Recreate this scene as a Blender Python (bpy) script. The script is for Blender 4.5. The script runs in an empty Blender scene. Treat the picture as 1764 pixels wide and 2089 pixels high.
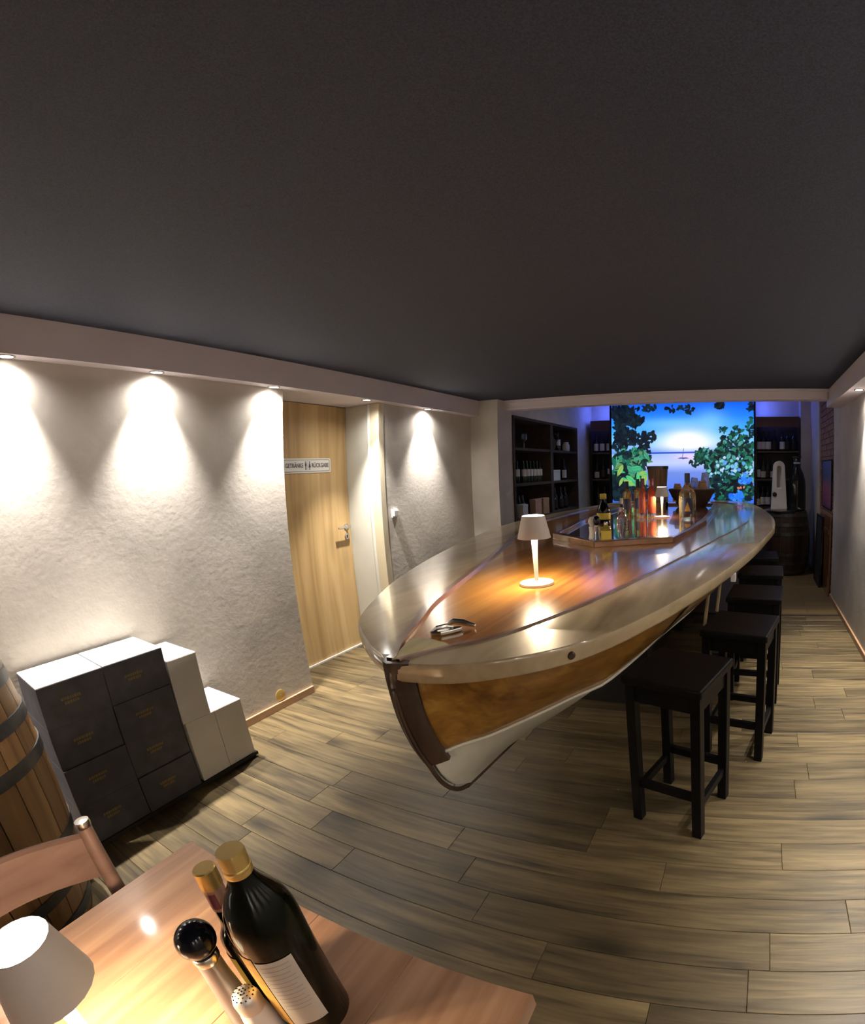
import bpy, bmesh, math, random
import numpy as np
from mathutils import Matrix, Vector
PI = math.pi
S = bpy.context.scene
C = S.collection
random.seed(7)
rng = np.random.default_rng(11)

# ------------------------------------------------------------------ camera (wide stereographic lens)
cd = bpy.data.cameras.new('camera')
cam = bpy.data.objects.new('camera', cd)
C.objects.link(cam)
S.camera = cam
cd.type = 'PANO'
cd.panorama_type = 'FISHEYE_LENS_POLYNOMIAL'
cd.fisheye_fov = 2 * PI
cd.sensor_fit = 'HORIZONTAL'
cd.sensor_width = 36.0
cd.fisheye_polynomial_k0 = 0.0
cd.fisheye_polynomial_k1 = -0.051831548749
cd.fisheye_polynomial_k2 = 1.7018682e-05
cd.fisheye_polynomial_k3 = 1.1957262e-05
cd.fisheye_polynomial_k4 = -1.267163986e-07
cd.shift_x = -(1424.12 - 882.0) / 1764
cd.shift_y = (1054.76 - 1044.5) / 1764
cd.clip_start = 0.01
CAM_H = 1.44
M = Matrix(((0.9929292203, -0.1186207571, -0.0045474607), (0.1184173763, 0.9870937232, 0.1078114401), (-0.0082999047, -0.1075876276, 0.9941609598)))
cam.matrix_world = Matrix.Translation((0, 0, CAM_H)) @ (M @ Matrix.Rotation(PI / 2, 3, 'X')).to_4x4()

# ------------------------------------------------------------------ world, exposure
W = bpy.data.worlds.new('world')
S.world = W
W.use_nodes = True
W.node_tree.nodes['Background'].inputs[0].default_value = (0.02, 0.02, 0.03, 1)
W.node_tree.nodes['Background'].inputs[1].default_value = 0.5
S.view_settings.view_transform = 'Standard'
S.view_settings.look = 'None'
S.view_settings.gamma = 1
S.view_settings.use_curve_mapping = False
S.view_settings.exposure = 0.34
S.cycles.use_denoising = True
S.cycles.max_bounces = 7
S.cycles.diffuse_bounces = 3
S.cycles.glossy_bounces = 3
S.cycles.transmission_bounces = 7
S.cycles.use_adaptive_sampling = True
S.cycles.adaptive_threshold = 0.06
S.cycles.sample_clamp_indirect = 6
CORE_W = 240.0          # watts of each recessed spotlight
WASH_W = 15.0          # and of its wide spill
LAMP_W = 3.2           # watts of each little table lamp
MURAL_E = 1.0

# ------------------------------------------------------------------ materials
MATS = {}
def nm(name):
    m = bpy.data.materials.new(name)
    m.use_nodes = True
    MATS[name] = m
    nt = m.node_tree
    return m, nt, nt.nodes, nt.links, nt.nodes['Principled BSDF']
def lin(c):
    return tuple(((v / 255 + 0.055) / 1.055) ** 2.4 if v > 10.3 else v / 255 / 12.92 for v in c)
def c4(c):
    return (c[0], c[1], c[2], 1)
def sset(b, **k):
    for n, v in k.items():
        b.inputs[n.replace('_', ' ')].default_value = v
def plain(name, c, rough=0.5, metal=0.0, coat=0.0, var=0.0, scale=8.0, bump=0.0, bscale=60.0, trans=0.0, ior=1.45, sheen=0.0):
    m, nt, N, L, b = nm(name)
    b.inputs['Base Color'].default_value = c4(c)
    sset(b, Roughness=rough, Metallic=metal, IOR=ior)
    b.inputs['Coat Weight'].default_value = coat
    b.inputs['Coat Roughness'].default_value = 0.08
    b.inputs['Transmission Weight'].default_value = trans
    b.inputs['Sheen Weight'].default_value = sheen
    tc = N.new('ShaderNodeTexCoord')
    if var > 0:
        n = N.new('ShaderNodeTexNoise'); n.inputs['Scale'].default_value = scale; n.inputs['Detail'].default_value = 6
        r = N.new('ShaderNodeMapRange'); r.inputs[1].default_value = 0.3; r.inputs[2].default_value = 0.7
        r.inputs[3].default_value = 1 - var; r.inputs[4].default_value = 1 + var
        x = N.new('ShaderNodeMix'); x.data_type = 'RGBA'; x.blend_type = 'MULTIPLY'; x.inputs[0].default_value = 1
        x.inputs[6].default_value = c4(c)
        L.new(tc.outputs['Object'], n.inputs['Vector']); L.new(n.outputs[0], r.inputs[0]); L.new(r.outputs[0], x.inputs[7]); L.new(x.outputs[2], b.inputs['Base Color'])
    if bump > 0:
        n2 = N.new('ShaderNodeTexNoise'); n2.inputs['Scale'].default_value = bscale; n2.inputs['Detail'].default_value = 5
        bp = N.new('ShaderNodeBump'); bp.inputs['Strength'].default_value = bump; bp.inputs['Distance'].default_value = 0.01
        L.new(tc.outputs['Object'], n2.inputs['Vector']); L.new(n2.outputs[0], bp.inputs['Height']); L.new(bp.outputs[0], b.inputs['Normal'])
    return m
def emis(name, c, e):
    m, nt, N, L, b = nm(name)
    b.inputs['Base Color'].default_value = (0.8, 0.8, 0.8, 1)
    b.inputs['Emission Color'].default_value = c4(c)
    b.inputs['Emission Strength'].default_value = e
    return m
def wood(name, dark, light, axis=1, fine=34.0, stretch=0.06, rough=0.4, coat=0.0, coatr=0.08, per_object=False, knots=0.0, bump=0.15, objvar=0.0, mid=None):
    """streaky timber: noise squeezed along the grain axis; per_object shifts and tints every plank differently"""
    m, nt, N, L, b = nm(name)
    sset(b, Roughness=rough)
    b.inputs['Coat Weight'].default_value = coat
    b.inputs['Coat Roughness'].default_value = coatr
    b.inputs['Coat IOR'].default_value = 1.7
    oi = N.new('ShaderNodeObjectInfo')
    if per_object:
        g = N.new('ShaderNodeNewGeometry')
        cb = N.new('ShaderNodeVectorMath'); cb.operation = 'SCALE'; cb.inputs[0].default_value = (37.0, 91.0, 53.0)
        L.new(oi.outputs['Random'], cb.inputs['Scale'])
        ad = N.new('ShaderNodeVectorMath'); ad.operation = 'ADD'
        L.new(g.outputs['Position'], ad.inputs[0]); L.new(cb.outputs[0], ad.inputs[1])
        src = ad.outputs[0]
    else:
        tc = N.new('ShaderNodeTexCoord'); src = tc.outputs['Object']
    mp = N.new('ShaderNodeMapping')
    sc = [1.0, 1.0, 1.0]; sc[axis] = stretch
    mp.inputs['Scale'].default_value = sc
    L.new(src, mp.inputs['Vector'])
    n1 = N.new('ShaderNodeTexNoise'); n1.inputs['Scale'].default_value = fine; n1.inputs['Detail'].default_value = 8; n1.inputs['Distortion'].default_value = 0.6
    n2 = N.new('ShaderNodeTexNoise'); n2.inputs['Scale'].default_value = fine * 0.22; n2.inputs['Detail'].default_value = 4; n2.inputs['Distortion'].default_value = 1.2
    L.new(mp.outputs[0], n1.inputs['Vector']); L.new(mp.outputs[0], n2.inputs['Vector'])
    mx = N.new('ShaderNodeMix'); mx.data_type = 'FLOAT'; mx.inputs[0].default_value = 0.55
    L.new(n1.outputs[0], mx.inputs[2]); L.new(n2.outputs[0], mx.inputs[3])
    rp = N.new('ShaderNodeValToRGB')
    rp.color_ramp.elements[0].position = 0.33; rp.color_ramp.elements[0].color = c4(dark)
    rp.color_ramp.elements[1].position = 0.66; rp.color_ramp.elements[1].color = c4(light)
    if mid:
        e = rp.color_ramp.elements.new(0.5); e.color = c4(mid)
    L.new(mx.outputs[0], rp.inputs[0])
    col = rp.outputs[0]
    if knots > 0:
        mk = N.new('ShaderNodeMapping'); ks = [4.5, 4.5, 4.5]; ks[axis] = 1.7
        mk.inputs['Scale'].default_value = ks
        L.new(src, mk.inputs['Vector'])
        v = N.new('ShaderNodeTexVoronoi'); v.inputs['Scale'].default_value = 1.0
        L.new(mk.outputs[0], v.inputs['Vector'])
        r = N.new('ShaderNodeMapRange'); r.inputs[1].default_value = 0.05; r.inputs[2].default_value = 0.30; r.inputs[3].default_value = 1 - knots; r.inputs[4].default_value = 1.0
        L.new(v.outputs['Distance'], r.inputs[0])
        x = N.new('ShaderNodeMix'); x.data_type = 'RGBA'; x.blend_type = 'MULTIPLY'; x.inputs[0].default_value = 1
        L.new(col, x.inputs[6]); L.new(r.outputs[0], x.inputs[7]); col = x.outputs[2]
    if objvar > 0:
        r = N.new('ShaderNodeMapRange'); r.inputs[3].default_value = 1 - objvar; r.inputs[4].default_value = 1 + objvar
        L.new(oi.outputs['Random'], r.inputs[0])
        x = N.new('ShaderNodeMix'); x.data_type = 'RGBA'; x.blend_type = 'MULTIPLY'; x.inputs[0].default_value = 1
        L.new(col, x.inputs[6]); L.new(r.outputs[0], x.inputs[7]); col = x.outputs[2]
    L.new(col, b.inputs['Base Color'])
    if bump > 0:
        bp = N.new('ShaderNodeBump'); bp.inputs['Strength'].default_value = bump; bp.inputs['Distance'].default_value = 0.004
        L.new(n1.outputs[0], bp.inputs['Height']); L.new(bp.outputs[0], b.inputs['Normal'])
    return m

plain('plaster', (0.56, 0.515, 0.465), 0.85, var=0.10, scale=4, bump=0.09, bscale=34)
plain('white_paint', (0.68, 0.62, 0.67), 0.6, var=0.03, scale=4)
plain('ceiling_fabric', (0.033, 0.038, 0.060), 0.85, var=0.35, scale=260)
wood('floor_wood', (0.029, 0.021, 0.010), (0.180, 0.131, 0.062), axis=0, fine=52, stretch=0.07, rough=0.42, per_object=True, knots=0.75, objvar=0.30, mid=(0.106, 0.076, 0.036), bump=0.2)
plain('floor_joint', (0.07, 0.05, 0.03), 0.8)
wood('door_oak', (0.27, 0.165, 0.065), (0.56, 0.40, 0.20), axis=2, fine=16, stretch=0.05, rough=0.45, knots=0.25, mid=(0.45, 0.30, 0.135))
wood('baseboard_wood', (0.38, 0.22, 0.12), (0.55, 0.34, 0.20), axis=1, fine=20, rough=0.4)
plain('white_lacquer', (0.66, 0.66, 0.60), 0.35, var=0.02)
plain('cream_lacquer', (0.66, 0.58, 0.42), 0.4)
plain('white_plastic', (0.80, 0.79, 0.77), 0.3)
plain('steel', (0.62, 0.60, 0.57), 0.25, metal=1.0)
plain('brass', (0.62, 0.44, 0.16), 0.35, metal=0.7)
wood('deck_mahogany', (0.27, 0.095, 0.020), (0.60, 0.30, 0.07), axis=1, fine=26, stretch=0.05, rough=0.28, coat=1.0, coatr=0.10, mid=(0.46, 0.20, 0.04), bump=0.05)
wood('gunwale_wood', (0.26, 0.18, 0.095), (0.60, 0.48, 0.31), axis=1, fine=13, stretch=0.20, rough=0.4, coat=0.8, coatr=0.09, knots=0.5, mid=(0.44, 0.34, 0.20), bump=0.015)
wood('hull_wood', (0.15, 0.062, 0.010), (0.50, 0.28, 0.055), axis=1, fine=30, stretch=0.05, rough=0.35, coat=0.5, coatr=0.18, mid=(0.34, 0.165, 0.03), bump=0.05)
wood('stem_wood', (0.026, 0.013, 0.008), (0.075, 0.042, 0.026), axis=2, fine=30, rough=0.45, coat=0.15)
wood('trim_wood', (0.15, 0.07, 0.05), (0.30, 0.16, 0.12), axis=1, fine=30, rough=0.3, coat=0.8)
wood('coaming_wood', (0.13, 0.05, 0.016), (0.30, 0.125, 0.04), axis=0, fine=26, rough=0.3, coat=0.9)
wood('cockpit_board', (0.13, 0.05, 0.035), (0.24, 0.10, 0.07), axis=1, fine=22, rough=0.16, coat=1.0, coatr=0.03, bump=0.0)
wood('bow_plate_wood', (0.34, 0.26, 0.07), (0.56, 0.45, 0.15), axis=1, fine=30, rough=0.35, coat=0.5)
plain('hull_white', (0.58, 0.57, 0.50), 0.4, var=0.03)
plain('black_wood', (0.0045, 0.004, 0.005), 0.42, coat=0.0, var=0.2, scale=20)
MATS['black_wood'].node_tree.nodes['Principled BSDF'].inputs['Specular IOR Level'].default_value = 0.22
plain('dark_base', (0.012, 0.009, 0.008), 0.7)
plain('lamp_white', (0.60, 0.575, 0.55), 0.4)
emis('lamp_glow', (1.0, 0.93, 0.82), 9.0)
emis('led_glow', (1.0, 0.80, 0.50), 34.0)
emis('added_blue_glow', (0.10, 0.16, 1.0), 34.0)  # emission of the strips added beside the mural
emis('spot_glow', (1.0, 0.94, 0.84), 14.0)
plain('black_carton', (0.058, 0.056, 0.066), 0.6, var=0.25, scale=16)
plain('white_carton', (0.62, 0.60, 0.57), 0.7, var=0.05, scale=6)
plain('carton_gold', (0.20, 0.14, 0.05), 0.45, metal=0.3)
plain('carton_grey', (0.055, 0.052, 0.055), 0.5)
plain('pallet_black', (0.012, 0.011, 0.011), 0.7)
wood('table_wood', (0.24, 0.115, 0.062), (0.56, 0.34, 0.21), axis=1, fine=30, stretch=0.05, rough=0.4, coat=0.25, mid=(0.40, 0.215, 0.125))
wood('chair_wood', (0.20, 0.105, 0.08), (0.34, 0.205, 0.165), axis=1, fine=26, rough=0.35, coat=0.3)
wood('barrel_oak', (0.15, 0.075, 0.028), (0.40, 0.23, 0.09), axis=2, fine=22, stretch=0.1, rough=0.5, per_object=True, objvar=0.2, bump=0.3)
wood('dark_barrel_oak', (0.022, 0.012, 0.008), (0.06, 0.03, 0.02), axis=2, fine=22, stretch=0.1, rough=0.5, per_object=True, objvar=0.25)
plain('hoop_iron', (0.10, 0.10, 0.10), 0.45, metal=0.8, var=0.2, scale=20)
plain('bottle_dark', (0.003, 0.004, 0.002), 0.12)
MATS['bottle_dark'].node_tree.nodes['Principled BSDF'].inputs['Specular IOR Level'].default_value = 0.25
plain('shelf_bottle', (0.010, 0.010, 0.012), 0.15)
plain('green_bottle', (0.020, 0.028, 0.010), 0.12)
plain('gold_cap', (0.60, 0.42, 0.14), 0.35, metal=0.6)
plain('maroon_foil', (0.20, 0.045, 0.065), 0.4)
plain('pink_paper', (0.45, 0.26, 0.20), 0.6)
plain('paper', (0.55, 0.50, 0.44), 0.7, var=0.06, scale=30)
plain('white_label', (0.62, 0.60, 0.58), 0.6, var=0.06, scale=40)
plain('yellow_label', (0.62, 0.47, 0.07), 0.55)
plain('gold_label', (0.58, 0.33, 0.06), 0.45, var=0.3, scale=55)
plain('dark_label', (0.03, 0.035, 0.09), 0.5)
plain('print_grey', (0.34, 0.31, 0.28), 0.7)
plain('mill_black', (0.006, 0.006, 0.010), 0.14)
MATS['mill_black'].node_tree.nodes['Principled BSDF'].inputs['Specular IOR Level'].default_value = 0.35
plain('mill_steel', (0.22, 0.19, 0.18), 0.35, metal=0.4)
plain('satin_steel', (0.72, 0.70, 0.68), 0.4, metal=0.6)
plain('glass', (0.92, 0.94, 0.93), 0.03, trans=0.95, ior=1.45)
plain('yellow_spirit', (0.95, 0.70, 0.22), 0.04, trans=0.85, ior=1.36)
plain('red_spirit', (0.92, 0.26, 0.13), 0.04, trans=0.8, ior=1.36)
plain('pale_spirit', (0.96, 0.82, 0.45), 0.03, trans=0.9, ior=1.36)
plain('oil_yellow', (0.62, 0.52, 0.08), 0.08, trans=0.6, ior=1.4)
plain('navy_cap', (0.015, 0.018, 0.045), 0.3)
plain('salt_white', (0.75, 0.72, 0.66), 0.4)
plain('salt_jar', (0.85, 0.83, 0.79), 0.2)
wood('bucket_wood', (0.10, 0.055, 0.025), (0.34, 0.21, 0.10), axis=2, fine=30, stretch=0.08, rough=0.6, per_object=True, objvar=0.3)
plain('basket_dark', (0.035, 0.018, 0.014), 0.7, var=0.3, scale=40, bump=0.4, bscale=90)
plain('brown_paper', (0.36, 0.22, 0.12), 0.75, var=0.2, scale=20, bump=0.3, bscale=30)
plain('clear_film', (0.75, 0.75, 0.80), 0.25, trans=0.55)
plain('shelf_dark', (0.022, 0.014, 0.012), 0.6, var=0.2, scale=12)
wood('shelf_board', (0.06, 0.03, 0.02), (0.14, 0.075, 0.05), axis=0, fine=24, rough=0.5)
wood('cabinet_wood', (0.024, 0.015, 0.011), (0.060, 0.038, 0.028), axis=1, fine=24, rough=0.85)
wood('shelf_header', (0.05, 0.022, 0.016), (0.10, 0.045, 0.03), axis=0, fine=20, rough=0.5)
plain('brick_red', (0.22, 0.11, 0.075), 0.85, var=0.3, scale=14, bump=0.5, bscale=50)
plain('mortar', (0.20, 0.16, 0.13), 0.9, var=0.1)
plain('device_white', (0.62, 0.60, 0.60), 0.35)
plain('device_black', (0.01, 0.01, 0.02), 0.2)
plain('chalk_black', (0.018, 0.017, 0.018), 0.7, var=0.3, scale=14)
plain('jar_white', (0.55, 0.54, 0.55), 0.4)
plain('threshold_metal', (0.75, 0.72, 0.68), 0.4, metal=0.3)
def poster_mat():
    m, nt, N, L, b = nm('poster_print')
    tc = N.new('ShaderNodeTexCoord'); n = N.new('ShaderNodeTexNoise'); n.inputs['Scale'].default_value = 5; n.inputs['Detail'].default_value = 3
    sp = N.new('ShaderNodeSeparateXYZ'); ad = N.new('ShaderNodeMath'); ad.operation = 'MULTIPLY_ADD'; ad.inputs[1].default_value = 0.35
    rp = N.new('ShaderNodeValToRGB'); e = rp.color_ramp.elements
    e[0].position = 0.05; e[0].color = (0.03, 0.03, 0.05, 1); e[1].position = 1.0; e[1].color = (0.08, 0.09, 0.30, 1)
    x = e.new(0.35); x.color = (0.20, 0.05, 0.11, 1); x = e.new(0.55); x.color = (0.28, 0.07, 0.12, 1); x = e.new(0.72); x.color = (0.07, 0.08, 0.16, 1)
    mu = N.new('ShaderNodeMath'); mu.operation = 'MULTIPLY'; mu.inputs[1].default_value = 0.85
    L.new(tc.outputs['Object'], n.inputs['Vector']); L.new(tc.outputs['Generated'], sp.inputs[0]); L.new(sp.outputs[2], mu.inputs[0])
    L.new(n.outputs[0], ad.inputs[0]); L.new(mu.outputs[0], ad.inputs[2]); L.new(ad.outputs[0], rp.inputs[0]); L.new(rp.outputs[0], b.inputs['Base Color'])
    b.inputs['Roughness'].default_value = 0.4
poster_mat()
def far_floor_mat():
    """planks too far off to tell apart: pattern in the material only"""
    m, nt, N, L, b = nm('far_floor')
    tc = N.new('ShaderNodeTexCoord'); br = N.new('ShaderNodeTexBrick')
    br.inputs['Color1'].default_value = (0.21, 0.14, 0.06, 1); br.inputs['Color2'].default_value = (0.155, 0.10, 0.045, 1); br.inputs['Mortar'].default_value = (0.08, 0.055, 0.03, 1)
    br.inputs['Scale'].default_value = 1.0; br.inputs['Mortar Size'].default_value = 0.003; br.inputs['Brick Width'].default_value = 1.1; br.inputs['Row Height'].default_value = 0.14
    L.new(tc.outputs['Object'], br.inputs['Vector']); L.new(br.outputs[0], b.inputs['Base Color'])
    b.inputs['Roughness'].default_value = 0.45
far_floor_mat()
def mural_mat():
    m, nt, N, L, b = nm('mural_print')
    a = N.new('ShaderNodeAttribute'); a.attribute_name = 'print'
    b.inputs['Base Color'].default_value = (0.02, 0.02, 0.02, 1)
    b.inputs['Roughness'].default_value = 0.4
    L.new(a.outputs['Color'], b.inputs['Emission Color'])
    b.inputs['Emission Strength'].default_value = MURAL_E
mural_mat()

# ------------------------------------------------------------------ mesh helpers
def box(x0, x1, y0, y1, z0, z1):
    v = [(x0, y0, z0), (x1, y0, z0), (x1, y1, z0), (x0, y1, z0), (x0, y0, z1), (x1, y0, z1), (x1, y1, z1), (x0, y1, z1)]
    f = [(0, 3, 2, 1), (4, 5, 6, 7), (0, 1, 5, 4), (1, 2, 6, 5), (2, 3, 7, 6), (3, 0, 4, 7)]
    return v, f
def cat(*ms):
    V, F = [], []
    for v, f in ms:
        o = len(V); V += list(v); F += [tuple(i + o for i in q) for q in f]
    return V, F
def lathe(prof, n=24, cx=0, cy=0, sx=1, sy=1):
    V, F = [], []
    for r, z in prof:
        for k in range(n):
            a = 2 * PI * k / n
            V.append((cx + r * sx * math.cos(a), cy + r * sy * math.sin(a), z))
    m = len(prof)
    for i in range(m - 1):
        for k in range(n):
            k2 = (k + 1) % n
            F.append((i * n + k, i * n + k2, (i + 1) * n + k2, (i + 1) * n + k))
    F.append(tuple(range(n - 1, -1, -1)))
    F.append(tuple((m - 1) * n + k for k in range(n)))
    return V, F
def prism(poly, z0, z1):
    n = len(poly)
    V = [(x, y, z0) for x, y in poly] + [(x, y, z1) for x, y in poly]
    F = [tuple(range(n - 1, -1, -1)), tuple(range(n, 2 * n))]
    F += [(i, (i + 1) % n, n + (i + 1) % n, n + i) for i in range(n)]
    return V, F
def tube(pts, r, n=8):
    pts = [Vector(p) for p in pts]
    V, F = [], []
    for i, p in enumerate(pts):
        d = (pts[min(i + 1, len(pts) - 1)] - pts[max(i - 1, 0)]).normalized()
        u = d.cross(Vector((0, 0, 1)))
        if u.length < 1e-3: u = d.cross(Vector((1, 0, 0)))
        u.normalize(); w = u.cross(d)
        rr = r[i] if isinstance(r, (list, tuple)) else r
        for k in range(n):
            a = 2 * PI * k / n
            V.append(tuple(p + u * rr * math.cos(a) + w * rr * math.sin(a)))
    for i in range(len(pts) - 1):
        for k in range(n):
            k2 = (k + 1) % n
            F.append((i * n + k, i * n + k2, (i + 1) * n + k2, (i + 1) * n + k))
    F.append(tuple(range(n - 1, -1, -1))); F.append(tuple((len(pts) - 1) * n + k for k in range(n)))
    return V, F
def grid(rows, closed=False):
    n = len(rows[0]); V = [p for r in rows for p in r]; F = []
    for i in range(len(rows) - 1):
        for k in range(n if closed else n - 1):
            k2 = (k + 1) % n
            F.append((i * n + k, i * n + k2, (i + 1) * n + k2, (i + 1) * n + k))
    return V, F
def move(vf, d):
    return [(x + d[0], y + d[1], z + d[2]) for x, y, z in vf[0]], vf[1]
def mesh(name, vf, mat, smooth=False):
    me = bpy.data.meshes.new(name)
    me.from_pydata(vf[0], [], vf[1]); me.materials.append(MATS[mat])
    bm = bmesh.new(); bm.from_mesh(me); bmesh.ops.recalc_face_normals(bm, faces=bm.faces); bm.to_mesh(me); bm.free()
    if smooth:
        me.polygons.foreach_set('use_smooth', [True] * len(me.polygons))
        try: me.set_sharp_from_angle(angle=math.radians(38))
        except Exception: pass
    return me
def add(name, data, parent=None, loc=(0, 0, 0), rot=(0, 0, 0), bev=0.0, scale=None):
    o = bpy.data.objects.new(name, data); C.objects.link(o)
    o.location = loc; o.rotation_euler = rot
    if scale: o.scale = scale
    if parent: o.parent = parent
    if bev:
        b = o.modifiers.new('bevel', 'BEVEL'); b.width = bev; b.segments = 2; b.limit_method = 'ANGLE'; b.angle_limit = math.radians(40)
    return o
def obj(name, vf, mat, parent=None, smooth=False, bev=0.0, loc=(0, 0, 0), rot=(0, 0, 0)):
    return add(name, mesh(name, vf, mat, smooth), parent, loc, rot, bev)
def tag(o, label=None, cat_=None, group=None, kind=None):
    if label: o['label'] = label
    if cat_: o['category'] = cat_
    if group: o['group'] = group
    if kind: o['kind'] = kind
    return o
def thing(name, label, cat_, loc=(0, 0, 0), rotz=0.0, group=None):
    o = bpy.data.objects.new(name, None); C.objects.link(o)
    o.location = loc; o.rotation_euler = (0, 0, rotz); o.empty_display_size = 0.05
    return tag(o, label, cat_, group)
def dup(root, loc, rotz=0.0, label=None):
    r = root.copy(); C.objects.link(r); r.location = loc; r.rotation_euler = (0, 0, rotz)
    if label: r['label'] = label
    for ch in list(root.children):
        c = ch.copy(); C.objects.link(c); c.parent = r
        for g in list(ch.children):
            d = g.copy(); C.objects.link(d); d.parent = c
    return r
def struct(name, vf, mat, parent=None, smooth=False, bev=0.0):
    o = obj(name, vf, mat, parent, smooth, bev)
    if not parent: o['kind'] = 'structure'
    return o
def pchip(xs, ys):
    xs = np.array(xs, float); ys = np.array(ys, float); h = np.diff(xs); d = np.diff(ys) / h; m = np.zeros(len(xs))
    for i in range(1, len(xs) - 1):
        if d[i - 1] * d[i] > 0:
            w1 = 2 * h[i] + h[i - 1]; w2 = h[i] + 2 * h[i - 1]; m[i] = (w1 + w2) / (w1 / d[i - 1] + w2 / d[i])
    m[0], m[-1] = d[0], d[-1]
    def f(x):
        x = min(max(x, xs[0]), xs[-1]); i = int(min(max(np.searchsorted(xs, x) - 1, 0), len(h) - 1)); t = (x - xs[i]) / h[i]
        return float((1 + 2 * t) * (1 - t) ** 2 * ys[i] + t * (1 - t) ** 2 * h[i] * m[i] + t * t * (3 - 2 * t) * ys[i + 1] + t * t * (t - 1) * h[i] * m[i + 1])
    return f

# ------------------------------------------------------------------ the room shell
WL, WR, DOORX = -2.925, 0.87, -3.32      # left wall, right wall, door leaf plane
ZC, ZS, ZB = 2.19, 2.03, 2.46            # main ceiling, soffit underside, back room ceiling
Y0, YB = -2.6, 7.2                       # wall behind the viewer, far wall
fl = struct('floor', box(-3.45, 1.0, Y0, YB, -0.10, -0.012), 'floor_joint')
def plank_mesh():
    c = 0.0022
    V = [(-.5, -.5, -1), (.5, -.5, -1), (.5, .5, -1), (-.5, .5, -1)]
    return V
ROW = 0.14
joints = {2: [0.353], 0: [-0.595, 0.029], 4: [-0.605, 0.14], -1: [-0.238], 1: [-0.875, -1.511], 6: [-2.28], 10: [0.259], 11: [-2.69]}
count = 0
for k in range(-8, 26):
    ya = 0.763 + ROW * k; yb = ya + ROW
    js = sorted(joints.get(k, []))
    cuts = [-3.40]
    x = -3.40 + rng.uniform(0.25, 1.1)
    while x < 0.90:
        if not js or min(abs(x - j) for j in js) > 0.42: cuts.append(x)
        x += rng.uniform(0.75, 1.35)
    cuts = sorted(cuts + js + [0.93])
    for a, b in zip(cuts[:-1], cuts[1:]):
        if b - a < 0.12: continue
        g, c = 0.0006, 0.0014
        V = [(a + g, ya + g, -0.012), (b - g, ya + g, -0.012), (b - g, yb - g, -0.012), (a + g, yb - g, -0.012),
             (a + g, ya + g, -c), (b - g, ya + g, -c), (b - g, yb - g, -c), (a + g, yb - g, -c),
             (a + g + c, ya + g + c, 0), (b - g - c, ya + g + c, 0), (b - g - c, yb - g - c, 0), (a + g + c, yb - g - c, 0)]
        F = [(0, 1, 5, 4), (1, 2, 6, 5), (2, 3, 7, 6), (3, 0, 4, 7), (4, 5, 9, 8), (5, 6, 10, 9), (6, 7, 11, 10), (7, 4, 8, 11), (8, 9, 10, 11)]
        obj('plank', (V, F), 'floor_wood', fl)
        count += 1
YT = 0.763 + ROW * 26
obj('far_boards', box(-3.40, 0.95, YT + 0.03, YB, -0.012, 0.0), 'far_floor', fl)
obj('threshold_bar', box(-3.40, 0.88, YT, YT + 0.03, -0.012, 0.005), 'cabinet_wood', fl)
struct('ceiling', box(-3.45, 1.0, Y0, 4.60, ZC, ZC + 0.1), 'ceiling_fabric')
struct('ceiling_back', box(-3.0, 1.0, 4.60, YB, ZB, ZB + 0.1), 'white_paint')
# left wall: long panel, reveal of the door niche, panel beyond, pier
struct('wall_left', cat(box(-3.45, WL, Y0, 2.071, 0, ZC), box(-3.45, DOORX - 0.03, 2.071, 3.0, 0, ZC), box(-3.45, WL, 3.0, 4.31, 0, ZC),
                        box(-3.45, -2.59, 4.31, 4.60, 0, ZB)), 'plaster')
# back room left wall with an opening for the bottle cabinet
CY0, CY1, CZ0, CZ1 = 4.61, 6.53, 0.86, 2.055
struct('wall_back_left', cat(box(-3.0, -2.59, 4.60, YB, 0, CZ0), box(-3.0, -2.59, 4.60, YB, CZ1, ZB), box(-3.0, -2.59, 4.60, CY0, CZ0, CZ1),
                             box(-3.0, -2.59, CY1, YB, CZ0, CZ1)), 'plaster')
struct('wall_back', box(-2.6, 1.0, YB, YB + 0.1, 0, ZB), 'plaster')
struct('wall_right', cat(box(WR, 1.0, Y0, 5.06, 0, ZC), box(WR + 0.03, 1.0, 5.06, 6.05, 0, ZB), box(WR - 0.02, 1.0, 6.05, YB, 0, ZB), box(0.70, 0.87, 6.92, YB, 0, ZB)), 'plaster')
struct('wall_rear', box(-3.45, 1.0, Y0 - 0.1, Y0, 0, ZC), 'plaster')
# dropped soffits and the beam between the rooms
struct('soffit_left', cat(box(WL - 0.01, -2.82, Y0, 4.60, ZS, ZC), box(DOORX - 0.03, WL - 0.01, 2.06, 3.01, ZS, ZC)), 'white_paint')
struct('soffit_right', box(0.72, WR + 0.01, Y0, 4.60, ZS, ZC), 'white_paint')
struct('soffit_back', box(-2.82, 0.72, 4.46, 4.61, 2.09, ZC), 'white_paint', bev=0.012)
struct('trim_1', box(-3.0, 1.0, 4.60, 4.62, ZC, ZB), 'white_paint')
struct('trim_2', box(-2.82, 0.72, 4.44, 4.46, 2.165, ZC), 'white_paint')
# baseboards
struct('baseboard_left', cat(box(WL, WL + 0.016, Y0, 2.066, 0, 0.048)), 'baseboard_wood', bev=0.003)
struct('baseboard_left_far', box(WL, WL + 0.016, 3.02, 4.31, 0, 0.048), 'baseboard_wood')
struct('baseboard_right', box(WR - 0.016, WR, Y0, 5.06, 0, 0.048), 'baseboard_wood', bev=0.003)
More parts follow.
